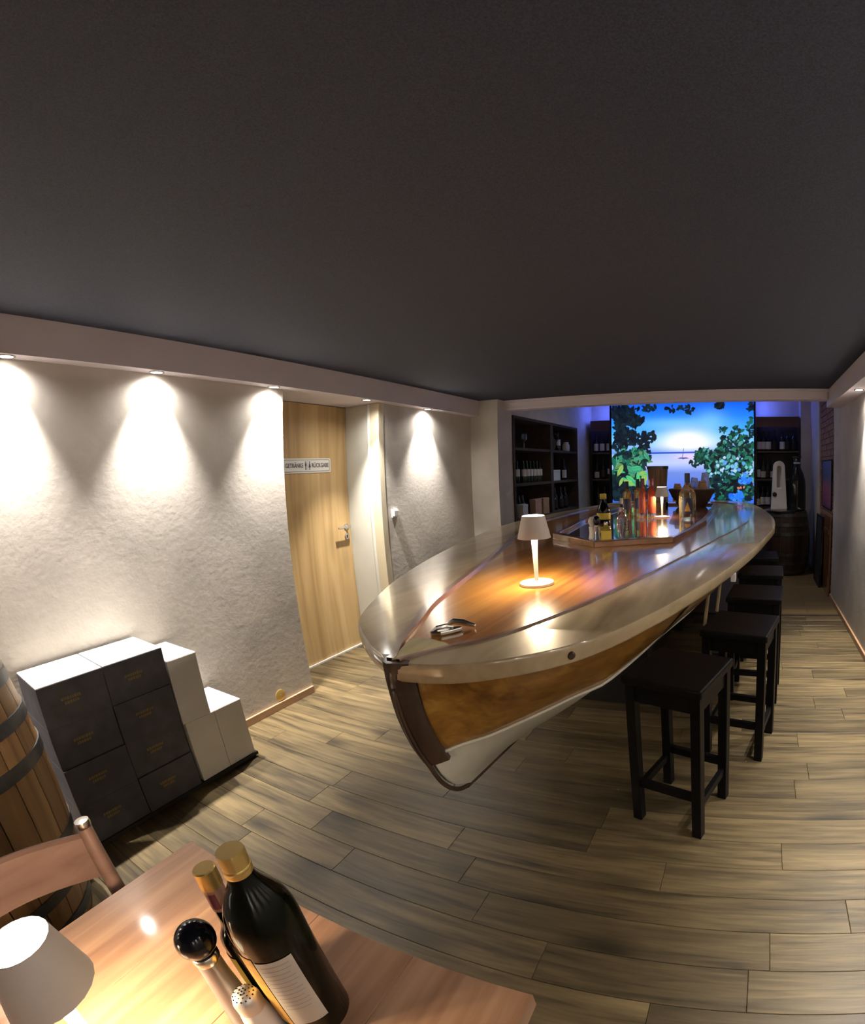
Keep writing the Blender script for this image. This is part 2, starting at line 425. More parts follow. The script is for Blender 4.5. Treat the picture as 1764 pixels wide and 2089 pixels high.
# door niche
door = struct('door_1', box(DOORX - 0.03, DOORX, 2.08, 2.975, 0.012, ZS - 0.005), 'door_oak')
obj('threshold_strip', box(DOORX, DOORX + 0.018, 2.08, 2.975, 0, 0.012), 'threshold_metal', door)
hd = obj('handle', cat(tube([(DOORX, 2.93, 1.035), (DOORX + 0.05, 2.93, 1.035), (DOORX + 0.055, 2.925, 1.035), (DOORX + 0.055, 2.80, 1.035)], 0.0095, 10)), 'steel', door, True)
obj('rosette', move(lathe([(0.026, 0), (0.026, 0.006), (0.020, 0.009)], 20), (0, 0, 0)), 'steel', hd, True, loc=(DOORX, 2.93, 1.035), rot=(0, PI / 2, 0))
kh = obj('key_rosette', lathe([(0.026, 0), (0.026, 0.006), (0.020, 0.009)], 20), 'steel', door, True, loc=(DOORX, 2.93, 0.955), rot=(0, PI / 2, 0))
obj('key_cylinder', box(0.006, 0.022, -0.006, 0.006, -0.014, 0.012), 'steel', kh, loc=(0, 0, 0), rot=(0, -PI / 2, 0))
fr = struct('trim_3', box(DOORX - 0.02, -3.045, 2.978, 3.002, 0, ZS), 'white_lacquer', bev=0.003)
obj('edge_bead', tube([(-3.035, 2.975, 0.0), (-3.035, 2.975, ZS)], 0.018, 12), 'white_lacquer', fr, True)
struct('trim_4', box(-3.02, WL + 0.004, 2.968, 3.03, 0, ZS), 'cream_lacquer', bev=0.004)

# sign on the door
def text_mesh(txt, size, ext, mat, bold=False):
    cu = bpy.data.curves.new('lettering', 'FONT'); cu.body = txt; cu.size = size; cu.extrude = ext; cu.align_x = 'CENTER'; cu.align_y = 'CENTER'
    cu.offset = 0.0006 if bold else 0
    t = bpy.data.objects.new('lettering', cu); C.objects.link(t)
    dg = bpy.context.evaluated_depsgraph_get()
    me = bpy.data.meshes.new_from_object(t.evaluated_get(dg)); bpy.data.objects.remove(t)
    me.materials.clear(); me.materials.append(MATS[mat])
    return me
plain('sign_white', (0.66, 0.65, 0.62), 0.35)
plain('sign_print', (0.07, 0.065, 0.09), 0.5)
sg = thing('door_sign', 'white wall sign with the words GETRÄNKE and RÜCKGABE on the oak door', 'sign', (DOORX, 2.567, 1.549), PI / 2)
# local x along the wall (world +y), local y = world -x ; the plate's face looks to local -y
def rrect(w, h, r, n=5):
    P = []
    for cx, cz, a0 in ((w - r, h - r, 0), (-w + r, h - r, PI / 2), (-w + r, -h + r, PI), (w - r, -h + r, 1.5 * PI)):
        for k in range(n + 1):
            a = a0 + k * PI / 2 / n; P.append((cx + r * math.cos(a), cz + r * math.sin(a)))
    return P
def upright(vf):   # prism made in xy -> stand up in xz, its top facing -y
    return [(x, -z, y) for x, y, z in vf[0]], vf[1]
obj('plate', upright(prism(rrect(0.232, 0.056, 0.014), 0.0, 0.005)), 'sign_white', sg)
o_, i_ = rrect(0.222, 0.046, 0.010), rrect(0.2185, 0.0425, 0.008)
n_ = len(o_)
obj('border_line', upright(([(x, y, 0.0056) for x, y in o_] + [(x, y, 0.0056) for x, y in i_], [(k, (k + 1) % n_, n_ + (k + 1) % n_, n_ + k) for k in range(n_)])), 'sign_print', sg)
for txt, xx in (('GETRÄNKE', -0.125), ('RÜCKGABE', 0.125)):
    me = text_mesh(txt, 0.046, 0.0006, 'sign_print', True)
    add('lettering', me, sg, (xx, -0.006, 0.0), (PI / 2, 0, 0), scale=(0.72, 1.0, 1.0))
def disc(cx, cz, r, n=12): return [(cx + r * math.cos(2 * PI * k / n), cz + r * math.sin(2 * PI * k / n)) for k in range(n)]
obj('man_pictogram', cat(upright(prism(disc(-0.018, 0.027, 0.0055), 0.005, 0.0062)), upright(prism([(-0.026, 0.019), (-0.026, -0.004), (-0.0225, -0.004), (-0.0225, -0.034), (-0.0135, -0.034), (-0.0135, -0.004), (-0.010, -0.004), (-0.010, 0.019)], 0.005, 0.0062))), 'sign_print', sg)
obj('woman_pictogram', cat(upright(prism(disc(0.020, 0.027, 0.0055), 0.005, 0.0062)), upright(prism([(0.016, 0.019), (0.009, -0.014), (0.0165, -0.014), (0.0165, -0.034), (0.0235, -0.034), (0.0235, -0.014), (0.031, -0.014), (0.024, 0.019)], 0.005, 0.0062))), 'sign_print', sg)
obj('divider_line', upright(prism([(0.000, -0.036), (0.0016, -0.036), (0.0016, 0.036), (0.000, 0.036)], 0.005, 0.0060)), 'sign_print', sg)

# light switch, pipe cover on the wall
sw = thing('wall_switch', 'white square light switch on the wall beyond the door', 'switch', (WL, 3.117, 1.128))
obj('frame', box(0, 0.010, -0.036, 0.036, -0.036, 0.036), 'white_plastic', sw, bev=0.004)
obj('rocker', box(0.010, 0.028, -0.027, 0.027, -0.024, 0.027), 'white_plastic', sw, bev=0.004)
wc = thing('pipe_cover', 'small round brass cover on the wall just above the baseboard', 'wall cover', (WL, 1.80, 0.090))
obj('disc', lathe([(0.036, 0), (0.036, 0.004), (0.026, 0.007)], 24), 'brass', wc, True, rot=(0, PI / 2, 0))
obj('screw', lathe([(0.004, 0.006), (0.004, 0.0085)], 10), 'steel', wc, rot=(0, PI / 2, 0))

# ------------------------------------------------------------------ recessed spotlights
def spotlight(x, y, label, group, tilt, size=70, w=1.0, z=ZS, wash=1.0):
    t = thing('recessed_spotlight', label, 'spotlight', (x, y, z), 0, group)
    n = 24
    rows = [[(r * math.cos(2 * PI * k / n), r * math.sin(2 * PI * k / n), z) for k in range(n)] for r, z in ((0.040, 0.0), (0.039, -0.004), (0.030, -0.004), (0.028, 0.0))]
    obj('trim_ring', grid(rows, True), 'steel', t, True)
    obj('lens', lathe([(0.028, -0.0005), (0.028, -0.003)], 24), 'spot_glow', t)
    for pw, an in ((CORE_W, size), (WASH_W * wash, 160)):
        ld = bpy.data.lights.new('spot_light', 'SPOT'); ld.energy = pw * w; ld.spot_size = math.radians(an); ld.spot_blend = 1.0; ld.shadow_soft_size = 0.02
        ld.color = (1.0, 0.94, 0.86)
        lo = bpy.data.objects.new('spot_light', ld); C.objects.link(lo); lo.parent = t; lo.location = (0, 0, -0.012); lo.rotation_euler = (0, tilt, 0)
    return t
XSL = -2.872
lab = ['spotlight in the left soffit at the picture edge', 'spotlight in the left soffit above the carton stack', 'spotlight in the left soffit beside the door niche',
       'spotlight in the soffit above the door frame', 'spotlight in the left soffit beyond the light switch']
for i, y in enumerate((0.508, 1.218, 1.965, 2.790, 3.543)):
    spotlight(XSL, y, lab[i], 'recessed soffit spotlights', 0.0)
for y in (-0.23, -0.97, -1.71):
    spotlight(XSL, y, 'spotlight in the left soffit behind the viewer', 'recessed soffit spotlights', 0.0)
spotlight(0.80, 3.52, 'spotlight in the right soffit near the far end of the right wall', 'recessed soffit spotlights', 0.0, w=0.62)
for y in (2.78, 2.04, 1.30, 0.56, -0.18, -0.92):
    spotlight(0.80, y, 'spotlight in the right soffit outside the picture', 'recessed soffit spotlights', 0.0, w=0.62)

for x, sd in ((-1.75, 'left'), (-0.10, 'right')):  # two unseen fill lamps, added to brighten the back room
    spotlight(x, 5.55, 'added dim %s fill spotlight in the far ceiling, unseen above the beam' % sd, 'recessed soffit spotlights', 0.0, size=100, w=0.07, z=ZB, wash=6.0)

# ------------------------------------------------------------------ the boat bar
ZT = 1.0
cxy = pchip([0.80, 1.5, 2.2, 3.4, 6.4], [-0.84, -0.86, -0.897, -0.94, -0.94])
oR = pchip([0.819, 0.851, 0.905, 0.981, 1.064, 1.168, 1.343, 1.567, 1.897, 2.392, 2.951, 3.476, 3.94, 4.643, 5.497, 6.052, 6.20, 6.27, 6.30], [0.0, 0.134, 0.2385, 0.333, 0.408, 0.471, 0.548, 0.632, 0.746, 0.888, 1.014, 1.10, 1.119, 1.077, 0.957, 0.80, 0.62, 0.40, 0.0])
oL = pchip([0.822, 0.845, 0.89, 0.966, 1.051, 1.14, 1.264, 1.52, 1.836, 2.202, 2.712, 3.37, 3.758, 4.327, 5.0, 5.338, 6.05, 6.20, 6.27, 6.30], [0.0, 0.045, 0.13, 0.24, 0.343, 0.409, 0.482, 0.612, 0.727, 0.835, 0.958, 1.084, 1.119, 1.095, 1.02, 0.98, 0.80, 0.62, 0.40, 0.0])
iR = pchip([0.845, 0.959, 1.038, 1.221, 1.479, 1.899, 2.302, 2.698, 3.296, 3.857, 4.741, 5.49, 5.85, 5.98, 6.02], [0.012, 0.087, 0.155, 0.24, 0.332, 0.452, 0.56, 0.662, 0.807, 0.891, 0.88, 0.754, 0.55, 0.30, 0.0])
iL = pchip([0.845, 0.933, 1.138, 1.286, 1.554, 2.107, 2.537, 3.296, 3.857, 4.741, 5.49, 5.85, 5.98, 6.02], [0.012, 0.065, 0.155, 0.223, 0.302, 0.45, 0.585, 0.80, 0.89, 0.88, 0.754, 0.55, 0.30, 0.0])
boat = thing('boat_bar', 'long varnished wooden boat turned into a bar counter', 'boat', (0, 0, 0))
def ease(a, b, n, p=2.2):
    return [a + (b - a) * (k / n) ** p for k in range(n + 1)]
def both_ends(a, b, n):
    return [a + (b - a) * (0.5 - 0.5 * math.cos(PI * k / n)) for k in range(n + 1)]
for side, fo, fi, y0 in ((1, oR, iR, 0.8193), (-1, oL, iL, 0.8225)):
    rows = []
    for k in range(121):
        s = k / 120
        # same share of the way round for outer and inner edge
        q = 0.5 - 0.5 * math.cos(PI * s)
        yo = y0 + (6.299 - y0) * q ** 1.25; yi = 0.846 + (6.018 - 0.846) * q ** 1.25
        if k == 120: yo, yi = 6.30, 6.02
        xo, xi = cxy(yo) + side * max(fo(yo), 0.001), cxy(yi) + side * max(fi(yi), 0.001)
        d = Vector((xo - xi, yo - yi)).normalized() * 0.006
        z0 = ZT - 0.050
        rows.append([(xi, yi, z0), (xi, yi, ZT), (xo - d.x, yo - d.y, ZT), (xo - d.x * .3, yo - d.y * .3, ZT - 0.003), (xo, yo, ZT - 0.010), (xo, yo, z0 + 0.008), (xo - d.x, yo - d.y, z0)])
    g = grid(rows, True)
    obj('gunwale', g, 'gunwale_wood', boat, True)
    # dark strip where the gunwale meets the deck
    w = 0.024 if side < 0 else 0.012
    rows = []
    for k in range(90):
        y = 0.836 + (5.95 - 0.836) * (k / 89) ** 1.3
        f0 = fi(max(y, 0.846))
        a, b = cxy(y) + side * (f0 - w * 0.5), cxy(y) + side * (f0 + w * 0.5)
        rows.append([(a, y, ZT - 0.02), (a, y, ZT + 0.006), (b, y, ZT + 0.006), (b, y, ZT - 0.02)])
    g = grid(rows, True)
    obj('inlay_strip', g, 'trim_wood', boat)
# deck between the gunwales
rows = []
for k in range(80):
    y = 0.85 + (6.015 - 0.85) * (k / 79)
    rows.append([(cxy(y) - iL(y) * t if t >= 0 else cxy(y) - t * 0, y, ZT - 0.004) for t in (1.0,)] + [(cxy(y), y, ZT - 0.002)] + [(cxy(y) + iR(y), y, ZT - 0.004)])
obj('deck', grid(rows), 'deck_mahogany', boat, True)
# bow plate and metal fairlead
obj('bow_plate', prism([(-0.846, 0.832), (-0.905, 0.972), (-0.872, 0.985), (-0.835, 0.987), (-0.79, 0.978), (-0.752, 0.960), (-0.80, 0.885)], ZT - 0.01, ZT + 0.004), 'bow_plate_wood', boat, bev=0.002)
fa = obj('fairlead', cat(prism([(-0.872, 1.018), (-0.862, 1.010), (-0.835, 1.022), (-0.815, 1.048), (-0.800, 1.078), (-0.812, 1.085), (-0.838, 1.066), (-0.862, 1.045)], ZT - 0.002, ZT + 0.012)), 'steel', boat, bev=0.004)
obj('fairlead_horn', tube([(-0.868, 1.022, ZT + 0.008), (-0.850, 1.026, ZT + 0.020), (-0.832, 1.045, ZT + 0.022), (-0.822, 1.062, ZT + 0.014)], [0.004, 0.007, 0.007, 0.004], 8), 'steel', fa, True)
obj('fairlead_horn', tube([(-0.862, 1.088, ZT + 0.010), (-0.842, 1.096, ZT + 0.018), (-0.812, 1.100, ZT + 0.016), (-0.780, 1.112, ZT + 0.006)], [0.005, 0.009, 0.010, 0.005], 8), 'steel', fa, True)
# hull
stem = pchip([0.49, 0.501, 0.523, 0.599, 0.662, 0.751, 0.859, 0.936, 1.0], [1.118, 1.03, 0.982, 0.918, 0.892, 0.855, 0.828, 0.821, 0.827])
kw = pchip([0.89, 1.05, 1.2, 1.32, 1.45, 1.9, 2.3, 2.9, 3.4, 4.2, 6.3], [0.12, 0.30, 0.42, 0.50, 0.59, 0.62, 0.66, 0.69, 0.74, 0.78, 0.78])
zk = pchip([0.95, 1.03, 1.118, 1.5, 2.2, 4.5, 6.3], [0.535, 0.503, 0.492, 0.455, 0.42, 0.42, 0.55])
ZW = 0.70
def hull_side(side, fo):
    lv = [0.955, 0.90, 0.84, 0.77, ZW]
    cols = []
    for z in lv:
        ys = stem(z) + 0.045; pts = []
        for k in range(71):
            y = ys + (6.27 - ys) * (k / 70) ** 1.6
            top = max(fo(max(y - 0.01, 0.83)) - 0.030, 0.0); low = kw(y) * fo(max(y, 0.83))
            t = (z - ZW) / (0.955 - ZW)
            hb = low + (top - low) * t ** 0.85
            # meet the stem
            e = min(1.0, (y - ys) / 0.10); hb = hb * (e ** 0.55 if e > 0 else 0) + 0.020 * (1 - e)
            pts.append((cxy(y) + side * max(hb, 0.004), y, z))
        cols.append(pts)
    return [list(r) for r in zip(*cols)]
def hull_low(side, fo):
    cols = []
    for t in (0.0, 0.2, 0.4, 0.6, 0.8, 1.0):
        zf = ZW + (0.500 - ZW) * t
        ys = stem(max(zf, 0.4905)) + (0.045 if t == 0 else 0.012); pts = []
        for k in range(71):
            y = ys + (6.27 - ys) * (k / 70) ** 1.6
            kz = min(0.505, zk(max(y, 0.95)))
            fl_ = min(1.0, max(0.0, (y - 1.15) / 0.8))
            hb = kw(max(y, 0.89)) * fo(max(y, 0.83)) * (1 - t) ** (1.0 - 0.45 * fl_)
            e = min(1.0, (y - ys) / 0.10); hb = hb * (e ** 0.55 if e > 0 else 0) + (0.020 if t == 0 else 0.006) * (1 - e)
            pts.append((cxy(y) + side * max(hb, 0.006), y, ZW + (kz - ZW) * t))
        cols.append(pts)
    return [list(r) for r in zip(*cols)]
for side, fo in ((1, oR), (-1, oL)):
    obj('hull_side', grid(hull_side(side, fo)), 'hull_wood', boat, True)
    obj('hull_bottom', grid(hull_low(side, fo)), 'hull_white', boat, True)
    # paint line along the waterline
    wl = [(p[-1][0] + side * 0.003, p[-1][1], p[-1][2] - 0.003) for p in hull_side(side, fo)]
    obj('waterline', tube(wl, 0.006, 6), 'hull_white', boat, True)
# stem post: dark strap following the bow profile
rows = []
for k in range(26):
    q = k / 25; z = 1.0 - (1.0 - 0.668) * q
    y = stem(z); h = min(1.0, q / 0.22)          # the head stands proud of the rails, lower down it lies on the planking
    wr = 0.056 - 0.014 * h; yr = y + 0.002 + 0.038 * h
    rows.append([(-0.846, y - 0.012 * (1 - h) - 0.002, z), (-0.846 + 0.016, y - 0.010 * (1 - h) + 0.003 * h, z), (-0.846 + wr, yr, z), (-0.846 + wr * 0.8, yr + 0.02, z), (-0.846 - wr * 0.6, yr + 0.02, z), (-0.846 - 0.020, y - 0.006 * (1 - h) + 0.003 * h, z)])
rows[0] = [(x, y, z + 0.001) for x, y, z in rows[0]]
v_, f_ = grid(rows, True)
f_ += [(0, 1, 2, 3, 4, 5), tuple(25 * 6 + i for i in (5, 4, 3, 2, 1, 0))]
obj('stem_post', (v_, f_), 'stem_wood', boat, True)
obj('stem_band', tube([(-0.842, stem(z) - 0.002, z) for z in np.linspace(0.985, 0.50, 40)] + [(-0.845, 1.03, 0.497), (-0.846, 1.12, 0.488), (-0.85, 1.5, 0.455)], 0.007, 8), 'stem_wood', boat, True)
# coaming round the cockpit and the glossy board inside it
coam = [(-1.29, 2.78), (-0.896, 2.475), (-0.475, 2.69), (-0.372, 3.64), (-0.385, 4.47), (-0.445, 5.42), (-1.42, 5.42), (-1.48, 4.30), (-1.43, 3.61)]
cc = (-0.92, 4.0)
def inset(p, d): 
    v = Vector((cc[0] - p[0], cc[1] - p[1])).normalized() * d; return (p[0] + v.x, p[1] + v.y)
obj('cockpit_board', prism([inset(p, 0.03) for p in coam], ZT - 0.01, ZT + 0.005), 'cockpit_board', boat)
nC = len(coam)
for i in range(nC):
    a, b = coam[i], coam[(i + 1) % nC]; a2, b2 = inset(a, 0.06), inset(b, 0.06)
    obj('coaming', prism([a, b, b2, a2], ZT - 0.005, ZT + (0.034 if i < 2 else 0.028)), 'coaming_wood', boat, bev=0.006)
# odds and ends on the hull
def hull_pt(y, z, off=0.0):
    top = oR(y) - 0.030; low = kw(y) * oR(y); t = (z - ZW) / (0.955 - ZW)
    return (cxy(y) + low + (top - low) * max(t, 0) ** 0.85 + off, y, z)
rows = [[hull_pt(y, z, 0.004) for z in (0.945, 0.88, 0.81, 0.73)] for y in np.linspace(1.72, 1.84, 5)]
obj('repair_patch', grid(rows), 'gunwale_wood', boat, True)
obj('gunwale_hook', box(-0.105, -0.080, 2.10, 2.16, ZT - 0.088, ZT - 0.048), 'white_plastic', boat, bev=0.004)
obj('drain_bolt', lathe([(0.010, -0.012), (0.012, 0), (0.008, 0.006)], 12), 'stem_wood', boat, True, loc=(-0.455, 1.044, ZT - 0.028), rot=(PI / 2, 0, 0.6))
# black cradle under the keel, pale struts
for ya, yb in ((2.55, 2.68), (3.9, 4.03), (5.2, 5.33)):
    obj('cradle_leg', box(-1.25, -0.62, ya, yb, 0, 0.52), 'dark_base', boat)
obj('cradle_panel', box(-1.15, -0.72, 2.60, 5.3, 0.0, 0.48), 'dark_base', boat)
for y in (2.36, 2.62):
    p = hull_pt(y, 0.78)
    obj('strut', tube([(p[0] - 0.02, y, 0.90), (p[0] - 0.01, y, 0.80), (p[0] - 0.035, y + 0.01, 0.60)], 0.010, 8), 'gunwale_wood', boat, True)

# ------------------------------------------------------------------ bar stools
def make_stool(label, group):
    t = thing('bar_stool', label, 'bar stool', (0, 0, 0), 0, group)
    h, a, lg = 0.680, 0.155, 0.040
    obj('seat', box(-a - 0.01, a + 0.01, -a - 0.01, a + 0.01, h - 0.035, h), 'black_wood', t, bev=0.008)
    for sx in (-1, 1):
        for sy in (-1, 1):
            x, y = sx * (a - lg / 2), sy * (a - lg / 2)
            obj('leg', box(x - lg / 2, x + lg / 2, y - lg / 2, y + lg / 2, 0, h - 0.035), 'black_wood', t, bev=0.003)
    for s in (-1, 1):
        obj('apron', box(-a + lg, a - lg, s * (a - 0.02) - 0.011, s * (a - 0.02) + 0.011, h - 0.105, h - 0.035), 'black_wood', t)
        obj('apron', box(s * (a - 0.02) - 0.011, s * (a - 0.02) + 0.011, -a + lg, a - lg, h - 0.105, h - 0.035), 'black_wood', t)
        obj('stretcher', box(-a + lg, a - lg, s * (a - 0.02) - 0.010, s * (a - 0.02) + 0.010, 0.175, 0.210), 'black_wood', t)
        obj('stretcher', box(s * (a - 0.02) - 0.010, s * (a - 0.02) + 0.010, -a + lg, a - lg, 0.135, 0.170), 'black_wood', t)
    return t
st0 = make_stool('black wooden bar stool nearest the bow, turned slightly', 'black bar stools along the boat')
st0.location = (-0.278, 1.655, 0); st0.rotation_euler = (0, 0, -0.30)
stl = ['second black bar stool from the bow, its pale floor gap showing', 'third black bar stool from the bow, half behind the second', 'fourth black bar stool from the bow, tucked under the gunwale', 'last black bar stool, closest to the barrel']
for (x, y, r), lb in zip(((-0.055, 2.205, -0.22), (0.02, 2.80, -0.10), (0.06, 3.42, -0.05), (0.05, 4.05, 0.0)), stl):
    dup(st0, (x, y, 0), r, lb)

# ------------------------------------------------------------------ cordless table lamps
def make_lamp(label):
    t = thing('table_lamp', label, 'lamp', (0, 0, 0), 0, 'cordless table lamps')
    obj('base', lathe([(0.0, 0.0), (0.066, 0.0), (0.067, 0.004), (0.066, 0.010), (0.030, 0.013), (0.012, 0.016)], 32), 'lamp_white', t, True)
    obj('stem', lathe([(0.0075, 0.012), (0.0085, 0.06), (0.0105, 0.14), (0.0125, 0.19), (0.0125, 0.232)], 16), 'lamp_white', t, True)
    n = 40
    def ring(r, z, k, rib=0.0): return (r * (1 + rib * (k % 2)) * math.cos(2 * PI * k / n), r * (1 + rib * (k % 2)) * math.sin(2 * PI * k / n), z)
    rows = [[ring(r, z, k, 0.012 if 0 < i < 3 else 0) for k in range(n)] for i, (r, z) in enumerate(((0.042, 0.268), (0.044, 0.270), (0.064, 0.184), (0.0625, 0.184), (0.042, 0.262)))]
    obj('shade', grid(rows, True), 'lamp_white', t, True)
    obj('top_diffuser', lathe([(0.0415, 0.264), (0.0415, 0.2705), (0.030, 0.2725)], 32), 'lamp_glow', t)
    obj('light_plate', lathe([(0.0575, 0.200), (0.0565, 0.204)], 32), 'led_glow', t)
    ld = bpy.data.lights.new('lamp_light', 'POINT'); ld.energy = LAMP_W; ld.shadow_soft_size = 0.012; ld.color = (1.0, 0.78, 0.50)
    for a in (0.3, 2.4, 4.5):
        lo = bpy.data.objects.new('lamp_light', ld); C.objects.link(lo); lo.parent = t; lo.location = (0.026 * math.cos(a), 0.026 * math.sin(a), 0.190)
    return t
lampA = make_lamp('white cordless lamp on the bow deck of the boat'); lampA.location = (-0.835, 1.631, ZT - 0.002)
dup(lampA, (-0.806, 4.02, ZT + 0.0055), 0.3, 'white cordless lamp among the bottles on the boat')
dup(lampA, (-0.822, -0.012, 0.66), 0.9, 'white cordless lamp on the table at the picture edge')

# ------------------------------------------------------------------ bottles and tableware on the boat
def bottle(name, label, cat_, loc, h, r, neck, sh0, sh1, body, cap=None, caph=0.03, lab=None, lz=(0.15, 0.5), group=None, n=20, liquid=None, rotz=0.0, larc=None):
    """turned bottle: foot radius r up to sh0*h, shoulder to the neck at sh1*h; optional cap and paper label"""
    t = thing(name, label, cat_, loc, rotz, group)
    pr = [(0.0, 0.0), (r * 0.94, 0.0), (r, 0.006), (r, sh0 * h)]
    for k in range(1, 6):
        s = k / 6; e = s * s * (3 - 2 * s)
        pr.append((r + (neck - r) * e, (sh0 + (sh1 - sh0) * s) * h))
    pr += [(neck, sh1 * h), (neck * 0.95, h - caph * (1 if cap else 0)), (0.0, h - caph * (1 if cap else 0))]
    obj('body', lathe(pr, n), body, t, True)
    if cap:
        c = neck * 1.14
        obj('cap', lathe([(0.0, h - caph - 0.002), (c, h - caph - 0.002), (c * 1.01, h - caph * 0.5), (c, h - 0.002), (c * 0.9, h), (0.0, h)], n), cap, t, True)
    if lab:
        arc = larc or (0, 2 * PI)
        m = 18
        rows = [[((r + 0.0012) * math.cos(arc[0] + (arc[1] - arc[0]) * k / m), (r + 0.0012) * math.sin(arc[0] + (arc[1] - arc[0]) * k / m), z * h) for k in range(m + 1)] for z in lz]
        obj('paper_label', grid(rows), lab, t, True)
    return t
ZD = ZT + 0.0055
bg = 'bottles standing on the cockpit board'
# pale salt mill, dark pepper mill, little oil bottle
def mill(label, loc, h, r, knob, body, group=None):
    t = thing('spice_mill', label, 'mill', loc, 0, group)
    obj('body', lathe([(0, 0), (r, 0), (r * 1.02, h * .12), (r * .72, h * .36), (r * .80, h * .55), (r * .86, h * .62), (0, h * .63)], 20), body, t, True)
    obj('collar', lathe([(r * .7, h * .62), (r * .72, h * .66)], 20), 'steel', t)
    pr = [(0, h * .64)] + [(r * 0.98 * math.sin(a), h * .82 - h * .18 * math.cos(a)) for a in np.linspace(0.4, PI - 0.05, 10)] + [(0, h)]
    obj('knob', lathe(pr, 20), knob, t, True)
    return t
mill('pale salt mill at the front corner of the coaming', (-0.950, 2.60, ZD), 0.155, 0.021, 'salt_white', 'salt_jar')
mill('glass pepper mill with black ball head beside the pale salt mill', (-0.908, 2.572, ZD), 0.165, 0.022, 'mill_black', 'glass')
bottle('oil_bottle', 'small oil bottle with yellow label beside the pepper mill on the boat', 'bottle', (-0.856, 2.585, ZD), 0.128, 0.030, 0.011, 0.62, 0.86, 'oil_yellow', 'steel', 0.014, 'yellow_label', (0.18, 0.60))
bottle('liqueur_bottle', 'black bottle with yellow cap and yellow label on the boat', 'bottle', (-1.215, 3.62, ZD), 0.235, 0.055, 0.024, 0.36, 0.80, 'bottle_dark', 'yellow_label', 0.040, 'yellow_label', (0.12, 0.34))
bottle('carafe', 'clear glass carafe with dark stopper behind the oil bottle', 'carafe', (-1.04, 3.55, ZD), 0.155, 0.045, 0.012, 0.18, 0.75, 'glass', 'navy_cap', 0.022)
bottle('carafe', 'slim clear carafe with pale stopper beside the yellow capped bottle', 'carafe', (-1.10, 3.75, ZD), 0.19, 0.032, 0.011, 0.30, 0.80, 'glass', 'salt_white', 0.05)
bottle('spirit_bottle', 'amber bottle with navy label, left of the pair of amber bottles', 'bottle', (-1.195, 4.27, ZD), 0.315, 0.044, 0.015, 0.62, 0.80, 'yellow_spirit', 'navy_cap', 0.07, 'dark_label', (0.16, 0.48), bg, larc=(-2.1, -0.5))
bottle('spirit_bottle', 'amber bottle with navy label right beside the red bottles', 'bottle', (-1.10, 4.31, ZD), 0.335, 0.040, 0.015, 0.62, 0.78, 'yellow_spirit', 'navy_cap', 0.08, 'dark_label', (0.16, 0.46), bg, larc=(-2.0, -0.6))
bottle('spirit_bottle', 'red bottle standing next to the amber bottles', 'bottle', (-0.988, 4.06, ZD), 0.345, 0.033, 0.014, 0.58, 0.80, 'red_spirit', 'maroon_foil', 0.06, 'dark_label', (0.04, 0.10), bg)
bottle('spirit_bottle', 'red bottle standing right beside the white lamp', 'bottle', (-0.903, 4.06, ZD), 0.345, 0.034, 0.014, 0.58, 0.80, 'red_spirit', 'maroon_foil', 0.06, 'dark_label', (0.04, 0.10), bg)
bottle('spirit_bottle', 'slim red bottle between and behind the other red bottles', 'bottle', (-0.955, 4.22, ZD), 0.33, 0.030, 0.013, 0.58, 0.80, 'red_spirit', 'brass', 0.06, None, None, bg)
gb = bottle('spirit_bottle', 'big golden bottle with dark label standing alone on the boat', 'bottle', (-0.587, 4.08, ZD), 0.390, 0.076, 0.021, 0.50, 0.80, 'pale_spirit', 'navy_cap', 0.085, 'dark_label', (0.08, 0.44), bg, n=28, larc=(-2.05, -0.80))
obj('emblem', grid([[(0.0782 * math.cos(-1.43 + q), 0.0782 * math.sin(-1.43 + q), z) for z in (0.055, 0.055 + 0.085 * (1 - abs(q) / 0.36) + 0.001)] for q in np.linspace(-0.36, 0.36, 13)]), 'gold_label', gb)
bottle('liqueur_bottle', 'short dark bottle with cream label beside the basket', 'bottle', (-1.02, 5.25, ZD), 0.22, 0.038, 0.014, 0.55, 0.75, 'bottle_dark', 'bottle_dark', 0.03, 'paper', (0.22, 0.46))
for i, (x, y) in enumerate(((-1.02, 4.00), (-0.97, 3.92), (-0.90, 3.95), (-1.10, 4.15), (-0.86, 3.90))):
    t = thing('tealight_glass', 'small clear tealight glass, %s in front of the red and amber bottles' % ['second from the left', 'third from the left', 'second from the right', 'leftmost', 'rightmost'][i], 'glass', (x, y, ZD), 0, 'tealight glasses on the boat')
    obj('cup', lathe([(0.0, 0.0), (0.016, 0.0), (0.020, 0.034), (0.018, 0.034), (0.0145, 0.004), (0.0, 0.004)], 16), 'glass', t, True)
